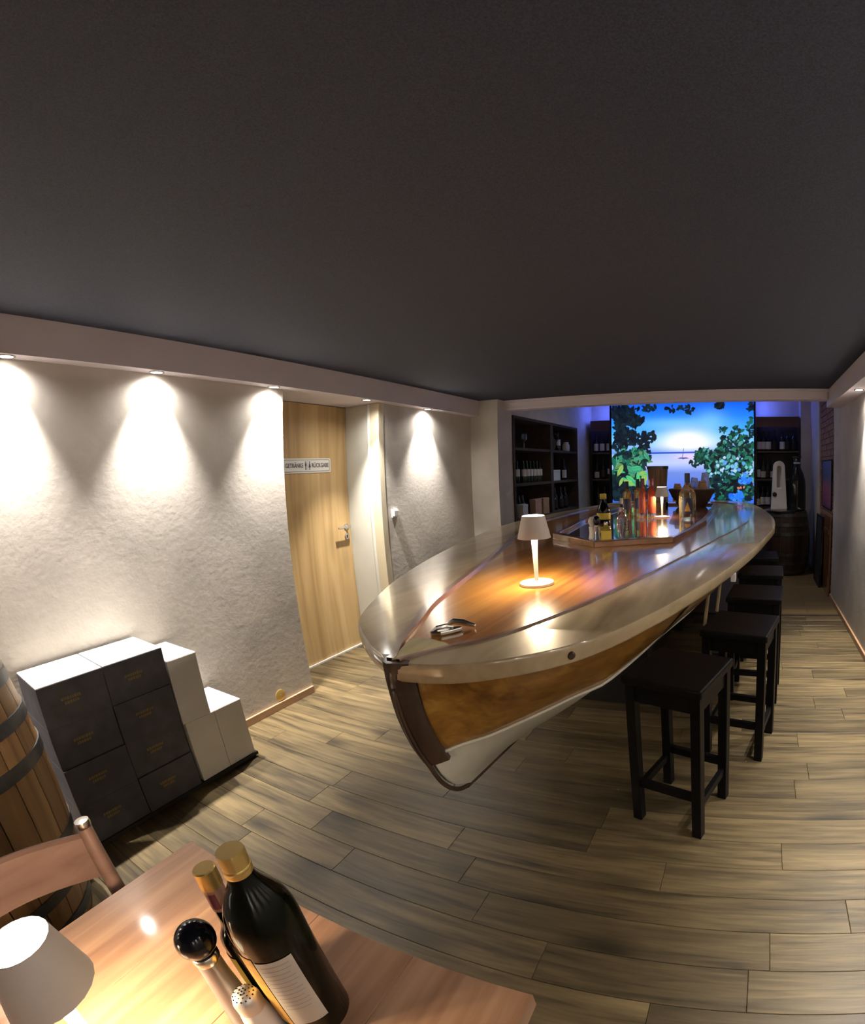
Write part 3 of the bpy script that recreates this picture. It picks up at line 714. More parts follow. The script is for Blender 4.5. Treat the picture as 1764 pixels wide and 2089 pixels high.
# wooden bucket of staves
bk = thing('wooden_bucket', 'tall wooden stave bucket behind the lamp and red bottles', 'bucket', (-1.085, 5.19, ZD), 0.2)
nS = 14
for k in range(nS):
    a0, a1 = 2 * PI * k / nS + 0.012, 2 * PI * (k + 1) / nS - 0.012
    P = []
    for z, r in ((0.0, 0.085), (0.46, 0.118)):
        for a, rr in ((a0, r), (a1, r), (a1, r - 0.012), (a0, r - 0.012)): P.append((rr * math.cos(a), rr * math.sin(a), z))
    obj('stave', (P, [(0, 1, 5, 4), (1, 2, 6, 5), (2, 3, 7, 6), (3, 0, 4, 7), (0, 3, 2, 1), (4, 5, 6, 7)]), 'bucket_wood', bk)
obj('bottom', lathe([(0.0, 0.01), (0.078, 0.01), (0.078, 0.02), (0, 0.02)], 20), 'bucket_wood', bk)
for z, r in ((0.06, 0.0915), (0.44, 0.119)):
    n = 28
    obj('hoop', grid([[(rr * math.cos(2 * PI * k / n), rr * math.sin(2 * PI * k / n), zz) for k in range(n)] for rr, zz in ((r, z - 0.014), (r + 0.003, z - 0.014), (r + 0.005, z + 0.014), (r + 0.002, z + 0.014))], True), 'hoop_iron', bk)
# dark basket with paper bags and wrapped goods
bs = thing('basket', 'wide dark woven basket at the stern of the boat', 'basket', (-0.70, 5.22, ZD))
n = 36
rows = []
for i, (r, z) in enumerate(((0.0, 0.004), (0.15, 0.0), (0.175, 0.03), (0.20, 0.07), (0.225, 0.11), (0.245, 0.15), (0.262, 0.19), (0.25, 0.19), (0.235, 0.15), (0.19, 0.06), (0.14, 0.014), (0.0, 0.014))):
    rows.append([(r * (1 + 0.025 * (((k + i) % 2) * 2 - 1) * (1 if 1 < i < 7 else 0)) * math.cos(2 * PI * k / n), 0.75 * r * (1 + 0.025 * (((k + i) % 2) * 2 - 1) * (1 if 1 < i < 7 else 0)) * math.sin(2 * PI * k / n), z) for k in range(n)])
obj('bowl', grid(rows, True), 'basket_dark', bs, True)
obj('rim', tube([(0.256 * math.cos(2 * PI * k / n), 0.192 * math.sin(2 * PI * k / n), 0.19) for k in range(n + 1)], 0.010, 8), 'basket_dark', bs, True)
def bag(label, loc, w, d, h, mat, seed, name='paper_bag', cat_='bag'):
    rr = np.random.default_rng(seed); n = 16
    rows = []
    for t in (0.0, 0.12, 0.35, 0.6, 0.8, 0.92, 1.0):
        s = 1.0 if t < 0.6 else 1.0 - 0.9 * (t - 0.6)
        q = 1.0 - 0.75 * max(0, t - 0.4) / 0.6
        rows.append([(w * s * math.cos(2 * PI * k / n) * (1 + rr.normal() * 0.05), d * q * math.sin(2 * PI * k / n) * (1 + rr.normal() * 0.05), h * t + rr.normal() * 0.004 * (t > 0)) for k in range(n)])
    v, f = grid(rows, True); f += [tuple(range(n - 1, -1, -1)), tuple(6 * n + k for k in range(n))]
    o = thing(name, label, cat_, loc)
    obj('wrap', (v, f), mat, o, True)
    obj('tie', tube([(w * 0.45 * math.cos(2 * PI * k / 12), d * 0.5 * math.sin(2 * PI * k / 12), h * 0.86) for k in range(13)], 0.004, 6), 'brass', o)
    return o
bag('brown paper bag at the left of the basket', (-0.86, 5.20, ZD + 0.055), 0.055, 0.05, 0.20, 'brown_paper', 1)
bag('brown paper bag in the middle of the basket, gold tied', (-0.745, 5.22, ZD + 0.02), 0.055, 0.05, 0.235, 'brown_paper', 2)
bag('tall brown paper bag at the right of the basket', (-0.575, 5.20, ZD + 0.055), 0.060, 0.05, 0.235, 'brown_paper', 3)
bag('clear wrapped gift peaking above the right of the basket', (-0.555, 5.30, ZD + 0.05), 0.055, 0.04, 0.33, 'clear_film', 4, 'wrapped_gift', 'gift')
bag('clear wrapped gift behind the middle paper bag', (-0.68, 5.31, ZD + 0.03), 0.06, 0.035, 0.29, 'clear_film', 5, 'wrapped_gift', 'gift')

# ------------------------------------------------------------------ cartons by the left wall
pal = thing('pallet', 'low black pallet board under the cartons', 'pallet', (0, 0, 0))
obj('deck_board', box(-2.895, -2.545, 0.40, 1.335, 0.014, 0.030), 'pallet_black', pal)
for y in (0.42, 0.85, 1.28):
    obj('runner', box(-2.89, -2.56, y, y + 0.045, 0.0, 0.014), 'pallet_black', pal)
names_r = ['bottom', 'second from bottom', 'second from top', 'top']
for c in range(2):
    for r in range(4):
        y0 = 0.418 + c * 0.284; z0 = 0.031 + r * 0.1765
        jx = [0.0, 0.004, -0.003, 0.003][(r + c) % 4]
        t = thing('wine_carton', 'black wine carton, %s row, %s column of the stack' % (names_r[r], ['barrel side', 'white carton side'][c]), 'carton', (0, 0, 0), 0, 'stacked black wine cartons')
        x1 = -2.552 + jx
        obj('body', box(-2.895, x1, y0, y0 + 0.2815, z0, z0 + 0.1755), 'black_carton', t, bev=0.002)
        if r == 3:
            for a, b in ((-2.893, -2.727), (-2.724, x1 - 0.002)):
                obj('lid_flap', box(a, b, y0 + 0.002, y0 + 0.2795, z0 + 0.1755, z0 + 0.1775), 'white_carton', t)
        # two broken lines of gold print and a dull round emblem
        ms = []
        rr = np.random.default_rng(40 + r)
        for row, (za, ln) in enumerate(((0.098, 0.085), (0.080, 0.060))):
            yy = y0 + 0.085 + (0.012 if row else 0)
            e = yy + ln
            while yy < e:
                w = 0.004 + 0.006 * rr.random()
                ms.append(box(x1, x1 + 0.0008, yy, min(yy + w, e), z0 + za, z0 + za + 0.012)); yy += w + 0.003
        obj('gold_print', cat(*ms), 'carton_gold', t)
        nn = 20
        ring = grid([[(x1 + 0.0006, y0 + 0.215 + q * math.cos(2 * PI * k / nn), z0 + 0.135 + q * math.sin(2 * PI * k / nn)) for k in range(nn)] for q in (0.018, 0.023)], True)
        obj('round_print', ring, 'carton_grey', t)
def white_carton(label, y0, y1, z0, z1, dx=0.0):
    t = thing('white_carton', label, 'carton', (0, 0, 0), 0, 'plain white cartons')
    obj('body', box(-2.89, -2.552 + dx, y0, y1, z0, z1), 'white_carton', t, bev=0.002)
    xm = (-2.89 - 2.552 + dx) / 2
    for a, b in ((-2.888, xm - 0.001), (xm + 0.001, -2.554 + dx)):
        obj('lid_flap', box(a, b, y0 + 0.001, y1 - 0.001, z1, z1 + 0.002), 'white_carton', t)
white_carton('plain white carton on the floor, farthest from the black stack', 1.164, 1.323, 0.031, 0.345)
white_carton('plain white carton on the floor against the black stack', 1.000, 1.1625, 0.031, 0.345)
white_carton('plain white carton standing on top of another white carton', 0.990, 1.143, 0.348, 0.664, 0.003)

# ------------------------------------------------------------------ barrels
def barrel(label, loc, h, r_end, r_mid, mat, staves, rotz=0.0, hoops=(0.06, 0.2, 0.34, 0.66, 0.8, 0.94)):
    t = thing('barrel', label, 'barrel', loc, rotz)
    rad = lambda s: r_end + (r_mid - r_end) * (1 - (2 * s - 1) ** 2)
    lv = [k / 8 for k in range(9)]
    for k in range(staves):
        a0, a1 = 2 * PI * k / staves + 0.006, 2 * PI * (k + 1) / staves - 0.006
        rows = []
        for s in lv:
            R = rad(s); rows.append([((R - 0.02) * math.cos(a0), (R - 0.02) * math.sin(a0), s * h), (R * math.cos(a0), R * math.sin(a0), s * h), (R * 1.004 * math.cos((a0 + a1) / 2), R * 1.004 * math.sin((a0 + a1) / 2), s * h), (R * math.cos(a1), R * math.sin(a1), s * h), ((R - 0.02) * math.cos(a1), (R - 0.02) * math.sin(a1), s * h)])
        v, f = grid(rows, True); f += [(4, 3, 2, 1, 0), tuple(8 * 5 + i for i in range(5))]
        obj('stave', (v, f), mat, t, True)
    obj('head', lathe([(0, h - 0.05), (r_end - 0.015, h - 0.05), (r_end - 0.015, h - 0.025), (0, h - 0.025)], 32), mat, t)
    n = 40
    for s in hoops:
        w = 0.022 / h
        rows = [[(R * math.cos(2 * PI * k / n), R * math.sin(2 * PI * k / n), z * h) for k in range(n)] for R, z in ((rad(s - w) - 0.004, s - w), (rad(s - w) + 0.005, s - w), (rad(s + w) + 0.005, s + w), (rad(s + w) - 0.004, s + w))]
        obj('hoop', grid(rows, True), 'hoop_iron', t, True)
    return t
barrel('oak barrel with iron hoops beside the black cartons', (-2.40, 0.0, 0), 0.95, 0.295, 0.36, 'barrel_oak', 22)
barrel('dark oak barrel standing at the far end of the aisle', (0.44, 6.38, 0), 0.86, 0.28, 0.335, 'dark_barrel_oak', 20)

# ------------------------------------------------------------------ foreground table and chair
TZ = 0.66
tb = thing('dining_table', 'reddish wooden table top in the near corner', 'table', (0, 0, 0))
xs = [-1.205, -0.98, -0.756, -0.532, -0.308]
for a, b in zip(xs[:-1], xs[1:]):
    obj('top_board', box(a + 0.0004, b - 0.0004, -0.85, 0.388, TZ - 0.032, TZ), 'table_wood', tb, bev=0.0015)
for x in (-1.15, -0.36):
    for y in (-0.78, 0.32):
        obj('leg', box(x - 0.03, x + 0.03, y - 0.03, y + 0.03, 0, TZ - 0.032), 'table_wood', tb, bev=0.003)
obj('apron', box(-1.14, -0.37, 0.32, 0.342, TZ - 0.11, TZ - 0.032), 'table_wood', tb)
ch = thing('chair', 'brown wooden chair with curved top rail behind the table', 'chair', (0, 0, 0))
yA, yB_ = 0.22, -0.26
for y in (yA, yB_):
    obj('back_post', tube([(-1.315, y, 0.0), (-1.325, y, 0.36), (-1.345, y, 0.56), (-1.372, y, 0.735)], [0.019, 0.020, 0.019, 0.017], 12), 'chair_wood', ch, True)
    obj('post_cap', lathe([(0.0, 0.0), (0.018, 0.0), (0.019, 0.008), (0.017, 0.015), (0.0, 0.017)], 20), 'steel', ch, True, loc=(-1.374, y, 0.738))
    obj('leg', tube([(-0.97, y, 0.0), (-0.96, y, 0.38)], 0.018, 12), 'chair_wood', ch, True)
rows = []
for k in range(17):
    s = k / 16; y = yA + (yB_ - yA) * s; bow = -0.06 * math.sin(PI * s); x = -1.365 + bow
    rise = 0.018 * math.sin(PI * s)
    rows.append([(x - 0.011, y, 0.615 + rise), (x + 0.011, y, 0.612 + rise), (x + 0.004, y, 0.715 + rise), (x - 0.006, y, 0.722 + rise), (x - 0.020, y, 0.718 + rise)])
v, f = grid(rows, True)
obj('top_rail', (v, f), 'chair_wood', ch, True)
obj('seat', box(-1.345, -0.93, yB_ - 0.02, yA + 0.02, 0.38, 0.405), 'chair_wood', ch, bev=0.008)
rows = [[(x - 0.05 * math.sin(PI * k / 8), yA - 0.02 + (yB_ - yA + 0.04) * k / 8, z) for x, z in ((-1.332, 0.46), (-1.322, 0.46), (-1.328, 0.50), (-1.338, 0.50))] for k in range(9)]
obj('lower_rail', grid(rows, True), 'chair_wood', ch, True)

# things on the table
ob = thing('oil_bottle', 'large dark oil bottle with gold screw cap on the near table', 'bottle', (-0.614, 0.236, TZ), 0.0)
pr = [(0, 0), (0.047, 0), (0.051, 0.006), (0.051, 0.214), (0.050, 0.228), (0.047, 0.243), (0.042, 0.257), (0.034, 0.271), (0.026, 0.283), (0.0195, 0.295), (0.0175, 0.308), (0.0, 0.308)]
obj('body', lathe(pr, 40), 'bottle_dark', ob, True)
capb = obj('cap', lathe([(0, 0.304), (0.0192, 0.304), (0.0198, 0.308), (0.0190, 0.312), (0.0195, 0.336), (0.0185, 0.340), (0, 0.340)], 32), 'gold_cap', ob, True)
obj('cap_ring', lathe([(0.0188, 0.311), (0.0203, 0.313), (0.0203, 0.315), (0.0188, 0.317)], 32), 'gold_cap', capb, True)
def wrap(r, a0, a1, z0, z1, m=18): return grid([[(r * math.cos(a0 + (a1 - a0) * k / m), r * math.sin(a0 + (a1 - a0) * k / m), z) for k in range(m + 1)] for z in (z0, z1)])
obj('front_label', wrap(0.0517, -2.62, -1.28, 0.040, 0.192), 'gold_label', ob, True)
bl = obj('back_label', wrap(0.0520, -1.24, -0.20, 0.045, 0.186), 'paper', ob, True)
for k in range(12):
    obj('print_line', wrap(0.0523, -1.14, -0.34 - 0.1 * (k % 3 == 2), 0.176 - k * 0.0085, 0.1772 - k * 0.0085, 8), 'print_grey', bl)
bal = bottle('vinegar_bottle', 'slim dark vinegar bottle with gold cap behind the big oil bottle', 'bottle', (-0.712, 0.228, TZ), 0.272, 0.029, 0.0150, 0.50, 0.64, 'bottle_dark', 'gold_cap', 0.030, 'yellow_label', (0.10, 0.42), None, 28, larc=(-2.2, -1.2))
obj('neck_label', wrap(0.0155, 0, 2 * PI, 0.200, 0.240, 24), 'pink_paper', bal, True)
obj('neck_seal', wrap(0.0158, -1.9, -0.5, 0.206, 0.234, 10), 'maroon_foil', bal, True)
pm = thing('pepper_mill', 'tall pepper mill with glossy black ball head on the near table', 'mill', (-0.716, 0.170, TZ))
obj('body', lathe([(0, 0), (0.0245, 0), (0.0250, 0.01), (0.0215, 0.06), (0.0190, 0.110), (0.0185, 0.142), (0, 0.142)], 32), 'mill_steel', pm, True)
obj('collar', lathe([(0.0190, 0.138), (0.0205, 0.142), (0.0205, 0.150), (0.0185, 0.153)], 32), 'steel', pm, True)
obj('knob', lathe([(0, 0.150)] + [(0.0300 * math.sin(a), 0.1800 - 0.0290 * math.cos(a)) for a in np.linspace(0.35, PI - 0.04, 16)] + [(0, 0.209)], 32), 'mill_black', pm, True)
sj = thing('salt_shaker', 'white salt shaker with perforated steel top on the near table', 'shaker', (-0.652, 0.168, TZ))
obj('jar', lathe([(0, 0), (0.0255, 0), (0.0265, 0.010), (0.0250, 0.045), (0.0215, 0.070), (0.0195, 0.080), (0, 0.080)], 28), 'salt_jar', sj, True)
lid = obj('perforated_lid', lathe([(0, 0.076), (0.0208, 0.076), (0.0210, 0.094), (0.0180, 0.1035), (0.0100, 0.1090), (0, 0.1100)], 28), 'satin_steel', sj, True)
hm = []
for q, cnt in ((0.0, 1), (0.0055, 6), (0.0105, 10), (0.0155, 14)):
    for k in range(cnt):
        a = 2 * PI * k / cnt; hm.append(move(lathe([(0.0014, 0.0), (0.0012, 0.0014)], 6), (q * math.cos(a), q * math.sin(a), 0.1098 - 22 * q * q)))
obj('hole_pattern', cat(*hm), 'device_black', lid)

# ------------------------------------------------------------------ back room: mural lightbox
mu = thing('mural_lightbox', 'glowing backlit mural of a blue lake sunset framed by leaves', 'mural', (0, 0, 0))
MX0, MX1, MZ0, MZ1, MY = -2.17, 0.004, 0.905, 2.44, 6.93
obj('frame', cat(box(MX0 - 0.012, MX1 + 0.012, MY + 0.004, MY + 0.10, MZ0 - 0.015, MZ1 + 0.01), box(MX0 - 0.030, MX1 + 0.030, MY + 0.003, MY + 0.012, MZ0 - 0.03, MZ1 + 0.015)), 'device_black', mu)
for a, b in ((MX0 - 0.022, MX0 - 0.0125), (MX1 + 0.0125, MX1 + 0.022)):
    obj('added_glow_strip', box(a, b, MY + 0.014, MY + 0.09, 2.20, 2.44), 'added_blue_glow', mu)  # blue strip added behind the frame edge to tint the walls beside it
NX, NZ = 330, 234
gx, gz = np.meshgrid(np.linspace(0, 1, NX), np.linspace(0, 1, NZ))
# print coordinates: X 80..1640 left to right, Y 1180 (bottom, z .93) .. 130 (top, z 2.39)
X = 80 + gx * 1560
zw = MZ0 + gz * (MZ1 - MZ0)
Y = 1180 - (zw - 0.93) / (2.39 - 0.93) * 1050
def L3(c): return np.array(lin(c))
img = np.zeros((NZ, NX, 3))
def lerp_cols(t, stops):
    ts = [s[0] for s in stops]; cs = np.array([L3(s[1]) for s in stops])
    return np.stack([np.interp(t, ts, cs[:, i]) for i in range(3)], -1)
img[:] = lerp_cols(Y, [(100, (10, 84, 230)), (260, (28, 122, 244)), (400, (62, 158, 250)), (500, (110, 190, 252)), (580, (124, 178, 250)), (640, (104, 142, 236)), (652, (140, 172, 246)), (760, (176, 192, 246)), (860, (104, 132, 214)), (1180, (50, 100, 220))])
def mixc(mask, col):
    m = np.clip(mask, 0, 1)[..., None]; img[:] = img * (1 - m) + np.array(col) * m
def blob(cx, cy, rx, ry, p=2.0): return np.exp(-(((X - cx) / rx) ** 2 + ((Y - cy) / ry) ** 2) ** (p / 2))
mixc(0.55 * blob(780, 330, 420, 60), L3((120, 200, 255)))
mixc(0.6 * blob(1180, 320, 160, 120), L3((120, 195, 255)))
mixc(1.0 * blob(920, 505, 250, 105), L3((250, 250, 255)))
mixc(0.8 * blob(930, 555, 260, 55), L3((255, 246, 250)))
mixc(0.5 * blob(930, 690, 160, 45), L3((255, 205, 215)))
mixc((np.abs(Y - 646) < 8) * (X > 480) * (X < 1060), L3((46, 82, 190)))
mixc((np.abs(Y - 706) < 9 * (1 - ((X - 880) / 66) ** 2).clip(0)) * 1.0, L3((50, 70, 140)))
mixc(np.clip(1.6 - np.abs((X - 870) - (705 - Y) * 0.16) / 3, 0, 1) * (Y > 600) * (Y < 706), L3((70, 80, 150)))
mr = np.random.default_rng(5)
def leaf(cx, cy, ln, wd, an, col):
    i0 = int(np.clip((cx - ln - 80) / 1560 * NX - 1, 0, NX)); i1 = int(np.clip((cx + ln - 80) / 1560 * NX + 2, 0, NX))
    zz = lambda yy: (0.93 + (1180 - yy) / 1050 * 1.46 - MZ0) / (MZ1 - MZ0) * NZ
    j0 = int(np.clip(zz(cy + ln) - 1, 0, NZ)); j1 = int(np.clip(zz(cy - ln) + 2, 0, NZ))
    if i1 <= i0 or j1 <= j0: return
    dx = X[j0:j1, i0:i1] - cx; dy = Y[j0:j1, i0:i1] - cy
    u = (dx * math.cos(an) + dy * math.sin(an)) / ln; v = (-dx * math.sin(an) + dy * math.cos(an)) / wd
    m = (np.abs(v) < (1 - u * u) * (1 - 0.25 * u)) * 1.0
    vein = 1 - 0.35 * (np.abs(v) < 0.12)
    sub = img[j0:j1, i0:i1]; sub[:] = sub * (1 - m[..., None]) + (L3(col) * m[..., None]) * vein[..., None]
def leaves(n, reg, cols, ls=(22, 48), ws=(0.35, 0.6)):
    k = 0
    while k < n:
        x0, y0, x1, y1 = reg[mr.integers(len(reg))]
        cx, cy = (x0 + x1) / 2, (y0 + y1) / 2; a = mr.uniform(0, 2 * PI); q = math.sqrt(mr.random())
        l = mr.uniform(*ls)
        leaf(cx + q * (x1 - x0) / 2 * math.cos(a), cy + q * (y1 - y0) / 2 * math.sin(a), l, l * mr.uniform(*ws), mr.uniform(0, PI), cols[mr.integers(len(cols))]); k += 1
dk = [(4, 14, 34), (6, 22, 38), (10, 30, 40), (3, 10, 22), (14, 40, 48)]
gr = [(14, 70, 62), (26, 104, 84), (50, 140, 110), (16, 52, 56), (64, 150, 116), (90, 140, 84), (10, 36, 46), (10, 30, 40)]
te = [(10, 44, 44), (14, 66, 56), (22, 92, 70), (8, 28, 36), (40, 120, 96), (6, 18, 28), (80, 150, 150)]
# boughs at the upper left and top edge
leaves(300, [(70, 120, 330, 260), (90, 170, 300, 430), (260, 230, 450, 350), (130, 360, 250, 560)], dk)
leaves(230, [(150, 430, 440, 560), (380, 400, 580, 570), (90, 500, 260, 610), (280, 400, 360, 470), (360, 560, 520, 690)], dk, (18, 42))
leaves(110, [(420, 110, 600, 190), (690, 120, 890, 205), (880, 130, 1010, 230), (1235, 110, 1330, 175), (1580, 120, 1650, 215), (80, 110, 420, 170)], dk, (16, 36))
# green leaves lower left
leaves(420, [(80, 600, 500, 860), (80, 760, 440, 1000), (200, 640, 500, 760)], gr, (24, 58))
leaves(300, [(90, 820, 300, 1180), (80, 960, 520, 1190)], dk + [(12, 44, 40)], (26, 60))
leaves(14, [(120, 760, 480, 1000)], [(80, 190, 120), (140, 180, 90), (60, 170, 120)], (50, 80), (0.25, 0.4))
# shrub on the right
leaves(900, [(1080, 540, 1640, 900), (1250, 440, 1640, 760), (1120, 620, 1420, 1000), (1400, 700, 1640, 1080), (1020, 620, 1200, 760)], te, (18, 44))
leaves(120, [(1250, 370, 1350, 440), (1400, 370, 1520, 470), (1560, 280, 1650, 480), (940, 730, 1080, 800), (1000, 640, 1100, 740)], te[:4], (14, 32))
leaves(85, [(1150, 700, 1640, 960), (1100, 860, 1420, 1040)], [(120, 180, 235), (170, 205, 245), (90, 150, 225), (110, 190, 190)], (12, 26), (0.6, 0.95))
leaves(420, [(1100, 900, 1640, 1180), (1200, 1000, 1640, 1180)], te[:5] + dk, (22, 50))
leaves(40, [(1040, 1020, 1200, 1180), (1390, 1060, 1520, 1170), (1480, 900, 1600, 980)], [(40, 120, 250), (60, 140, 250), (30, 100, 235)], (20, 44), (0.5, 0.8))
leaves(3, [(1450, 980, 1540, 1040)], [(200, 120, 90)], (14, 22))
V = np.stack([MX0 + gx * (MX1 - MX0), np.full_like(gx, MY), zw], -1).reshape(-1, 3)
idx = np.arange(NX * NZ).reshape(NZ, NX)
Fq = np.stack([idx[:-1, :-1], idx[:-1, 1:], idx[1:, 1:], idx[1:, :-1]], -1).reshape(-1, 4)
me = bpy.data.meshes.new('printed_panel'); me.from_pydata(V.tolist(), [], Fq.tolist()); me.materials.append(MATS['mural_print'])
ca = me.color_attributes.new('print', 'FLOAT_COLOR', 'POINT')
ca.data.foreach_set('color', np.concatenate([img.reshape(-1, 3), np.ones((NX * NZ, 1))], 1).astype(np.float32).ravel())
add('printed_panel', me, mu)

# ------------------------------------------------------------------ back shelves with wine
def shelf_unit(label, x0, x1, boards):
    t = thing('wine_shelf', label, 'shelf', (0, 0, 0), 0, 'wine shelves beside the mural')
    y0 = 6.95
    obj('back_panel', box(x0, x1, YB - 0.02, YB - 0.002, 0.0, 2.19), 'shelf_dark', t)
    for a, b in ((x0, x0 + 0.015), (x1 - 0.015, x1)):
        obj('side_panel', box(a, b, y0, YB - 0.02, 0, 2.19), 'shelf_dark', t)
    obj('header', box(x0, x1, y0 - 0.01, y0 + 0.012, 2.045, 2.195), 'shelf_header', t)
    for z in boards:
        obj('shelf_board', box(x0 + 0.015, x1 - 0.015, y0, YB - 0.02, z - 0.022, z), 'shelf_board', t)
shelf_unit('dark wine shelf between the mural and the left wall', -2.52, MX0 - 0.034, (0.40, 0.86, 1.285, 1.70))
shelf_unit('dark wine shelf behind the dark barrel', MX1 + 0.034, 0.685, (0.40, 0.86, 1.27, 1.685))
def wine(h=0.30, r=0.040, body='shelf_bottle', lab='white_label', lz=(0.10, 0.47)):
    pr = [(0, 0), (r * .95, 0), (r, 0.005), (r, h * .56), (r * .85, h * .63), (r * .5, h * .70), (r * .36, h * .76), (r * .35, h), (0, h)]
    a = mesh('body', lathe(pr, 14), body, True)
    b = mesh('paper_label', grid([[((r + 0.0015) * math.cos(t), (r + 0.0015) * math.sin(t), z * h) for t in np.linspace(-2.9, -0.25, 9)] for z in lz]), lab, True)
    return a, b
WB = {'w': wine(), 'b': wine(0.31, 0.038, 'shelf_bottle', 'shelf_dark'), 'c': wine(0.29, 0.042, 'green_bottle', 'paper', (0.08, 0.40)), 's': wine(0.26, 0.034, 'green_bottle', 'white_label', (0.30, 0.62))}
ORD = ['first', 'second', 'third', 'fourth', 'fifth', 'sixth', 'seventh', 'eighth']
def put(kind, x, y, z, label, group, rz=0.0):
    t = thing('wine_bottle', label, 'bottle', (x, y, z), rz, group)
    a, b = WB[kind]; add('body', a, t); add('paper_label', b, t)
for i, x in enumerate((-2.455, -2.355, -2.245)):
    put('w', x, 7.03, 1.70, 'white labelled wine bottle, %s from the wall on the top board left of the mural' % ORD[i], 'bottles left of the mural')
put('c', -2.45, 7.03, 1.285, 'cream labelled bottle on the second board left of the mural', 'bottles left of the mural')
put('b', -2.345, 7.03, 1.285, 'unlabelled dark bottle on the second board left of the mural', 'bottles left of the mural')
put('s', -2.24, 7.03, 1.285, 'short bottle beside the mural edge on the second board', 'bottles left of the mural')
for i, x in enumerate((-2.44, -2.33, -2.24)):
    put('b', x, 7.03, 0.86, 'dark bottle, %s from the wall on the lower board left of the mural' % ORD[i], 'bottles left of the mural')
for i, (x, k) in enumerate(((0.075, 'w'), (0.150, 'w'), (0.225, 'w'), (0.315, 'b'), (0.43, 'w'), (0.51, 'b'), (0.60, 'b'))):
    put(k, x, 7.03, 1.685, {'w': 'white labelled wine bottle, %s from the mural on the top board behind the barrel', 'b': 'dark slim bottle, %s from the mural on the top board behind the barrel'}[k] % ORD[i], 'bottles right of the mural')
for i, (x, k) in enumerate(((0.065, 'w'), (0.145, 'c'), (0.215, 'b'), (0.290, 'c'))):
    put(k, x, 7.03, 1.27, {'w': 'white labelled bottle, %s from the mural on the middle board beside the dispenser', 'b': 'dark slim bottle, %s from the mural on the middle board beside the dispenser', 'c': 'cream labelled bottle, %s from the mural on the middle board beside the dispenser'}[k] % ORD[i], 'bottles right of the mural')
for i, (x, k) in enumerate(((0.065, 'c'), (0.135, 'w'), (0.215, 'w'))):
    put(k, x, 6.99, 0.86, {'c': 'cream labelled bottle, %s from the mural on the lowest board right of it', 'w': 'white labelled bottle, %s from the mural on the lowest board right of it'}[k] % ORD[i], 'bottles right of the mural')

# ------------------------------------------------------------------ cabinet in the left back wall
cb = thing('bottle_cabinet', 'dark wooden bottle cabinet let into the wall left of the mural', 'cabinet', (0, 0, 0))
CX0, CX1 = -2.96, -2.575
obj('back_panel', box(CX0, CX0 + 0.015, CY0, CY1, CZ0, CZ1), 'shelf_dark', cb)
for a, b in ((CZ0, CZ0 + 0.035), (CZ1 - 0.03, CZ1)):
    obj('frame_rail', box(CX0 + 0.015, CX1, CY0, CY1, a, b), 'cabinet_wood', cb)
for a, b in ((CY0, CY0 + 0.04), (5.58, 5.66), (CY1 - 0.03, CY1)):
    obj('upright', box(CX0 + 0.015, CX1, a, b, CZ0 + 0.035, CZ1 - 0.03), 'cabinet_wood', cb)
for ya, yb in ((CY0 + 0.04, 5.58), (5.66, CY1 - 0.03)):
    for z in (1.30, 1.705):
        obj('shelf_board', box(CX0 + 0.015, CX1 - 0.004, ya, yb, z - 0.030, z), 'cabinet_wood', cb)
gc = 'bottles in the wall cabinet'
XB = -2.70
def cput(kind, y, z, label, x=XB): put(kind, x, y, z, label, gc, PI * 0.35)
for i, y in enumerate((4.76, 4.90, 5.06, 5.15, 5.24, 5.33, 5.42, 5.50)):
    cput('c' if i == 0 else 's', y, 1.30, 'cream labelled bottle at the near end of the cabinet middle board' if i == 0 else 'small bottle, %s from the near end on the left middle board of the cabinet' % ORD[i])
cput('w', 6.28, 1.30, 'white labelled bottle on the right middle board of the cabinet')
for i, y in enumerate((4.74, 4.84, 4.93, 5.02)):
    cput('s', y, CZ0 + 0.035, 'small bottle, %s from the near end at the bottom left of the cabinet' % ORD[i])
for i, y in enumerate((5.76, 5.95, 6.15, 6.30)):
    cput('w' if y < 5.8 else 'b', y, CZ0 + 0.035, 'white labelled bottle at the bottom right of the cabinet' if y < 5.8 else 'dark bottle, %s from the cabinet middle upright at the bottom right' % ORD[i])
cput('s', 6.10, 1.705, 'slim bottle on the upper right board of the cabinet')
t = thing('gift_box', 'pale oblong box on the right middle board of the cabinet', 'box', (-2.68, 5.86, 1.30))
obj('body', box(-0.06, 0.06, -0.12, 0.12, 0, 0.115), 'jar_white', t, bev=0.004)
obj('lid', box(-0.062, 0.062, -0.122, 0.122, 0.115, 0.145), 'jar_white', t, bev=0.004)
t = thing('white_jar', 'white rounded jar on the upper right board of the cabinet', 'jar', (-2.68, 6.33, 1.705))
obj('body', lathe([(0, 0), (0.05, 0), (0.055, 0.03), (0.055, 0.09), (0.04, 0.115), (0, 0.115)], 18), 'jar_white', t, True)
obj('lid', lathe([(0, 0.112), (0.042, 0.112), (0.040, 0.135), (0, 0.138)], 18), 'jar_white', t, True)
t = thing('clay_jug', 'dull brown clay jug on the upper right board of the cabinet', 'jug', (-2.70, 5.82, 1.705))
obj('body', lathe([(0, 0), (0.06, 0), (0.085, 0.06), (0.085, 0.13), (0.05, 0.19), (0.036, 0.22), (0.045, 0.25), (0, 0.25)], 20), 'cabinet_wood', t, True)
obj('handle', tube([(0.06, 0.03, 0.23), (0.08, 0.08, 0.21), (0.09, 0.09, 0.16), (0.07, 0.06, 0.12)], 0.009, 8), 'cabinet_wood', t, True)
t = thing('drinking_glass', 'single small glass on the upper left board of the cabinet', 'glass', (-2.70, 5.10, 1.705))
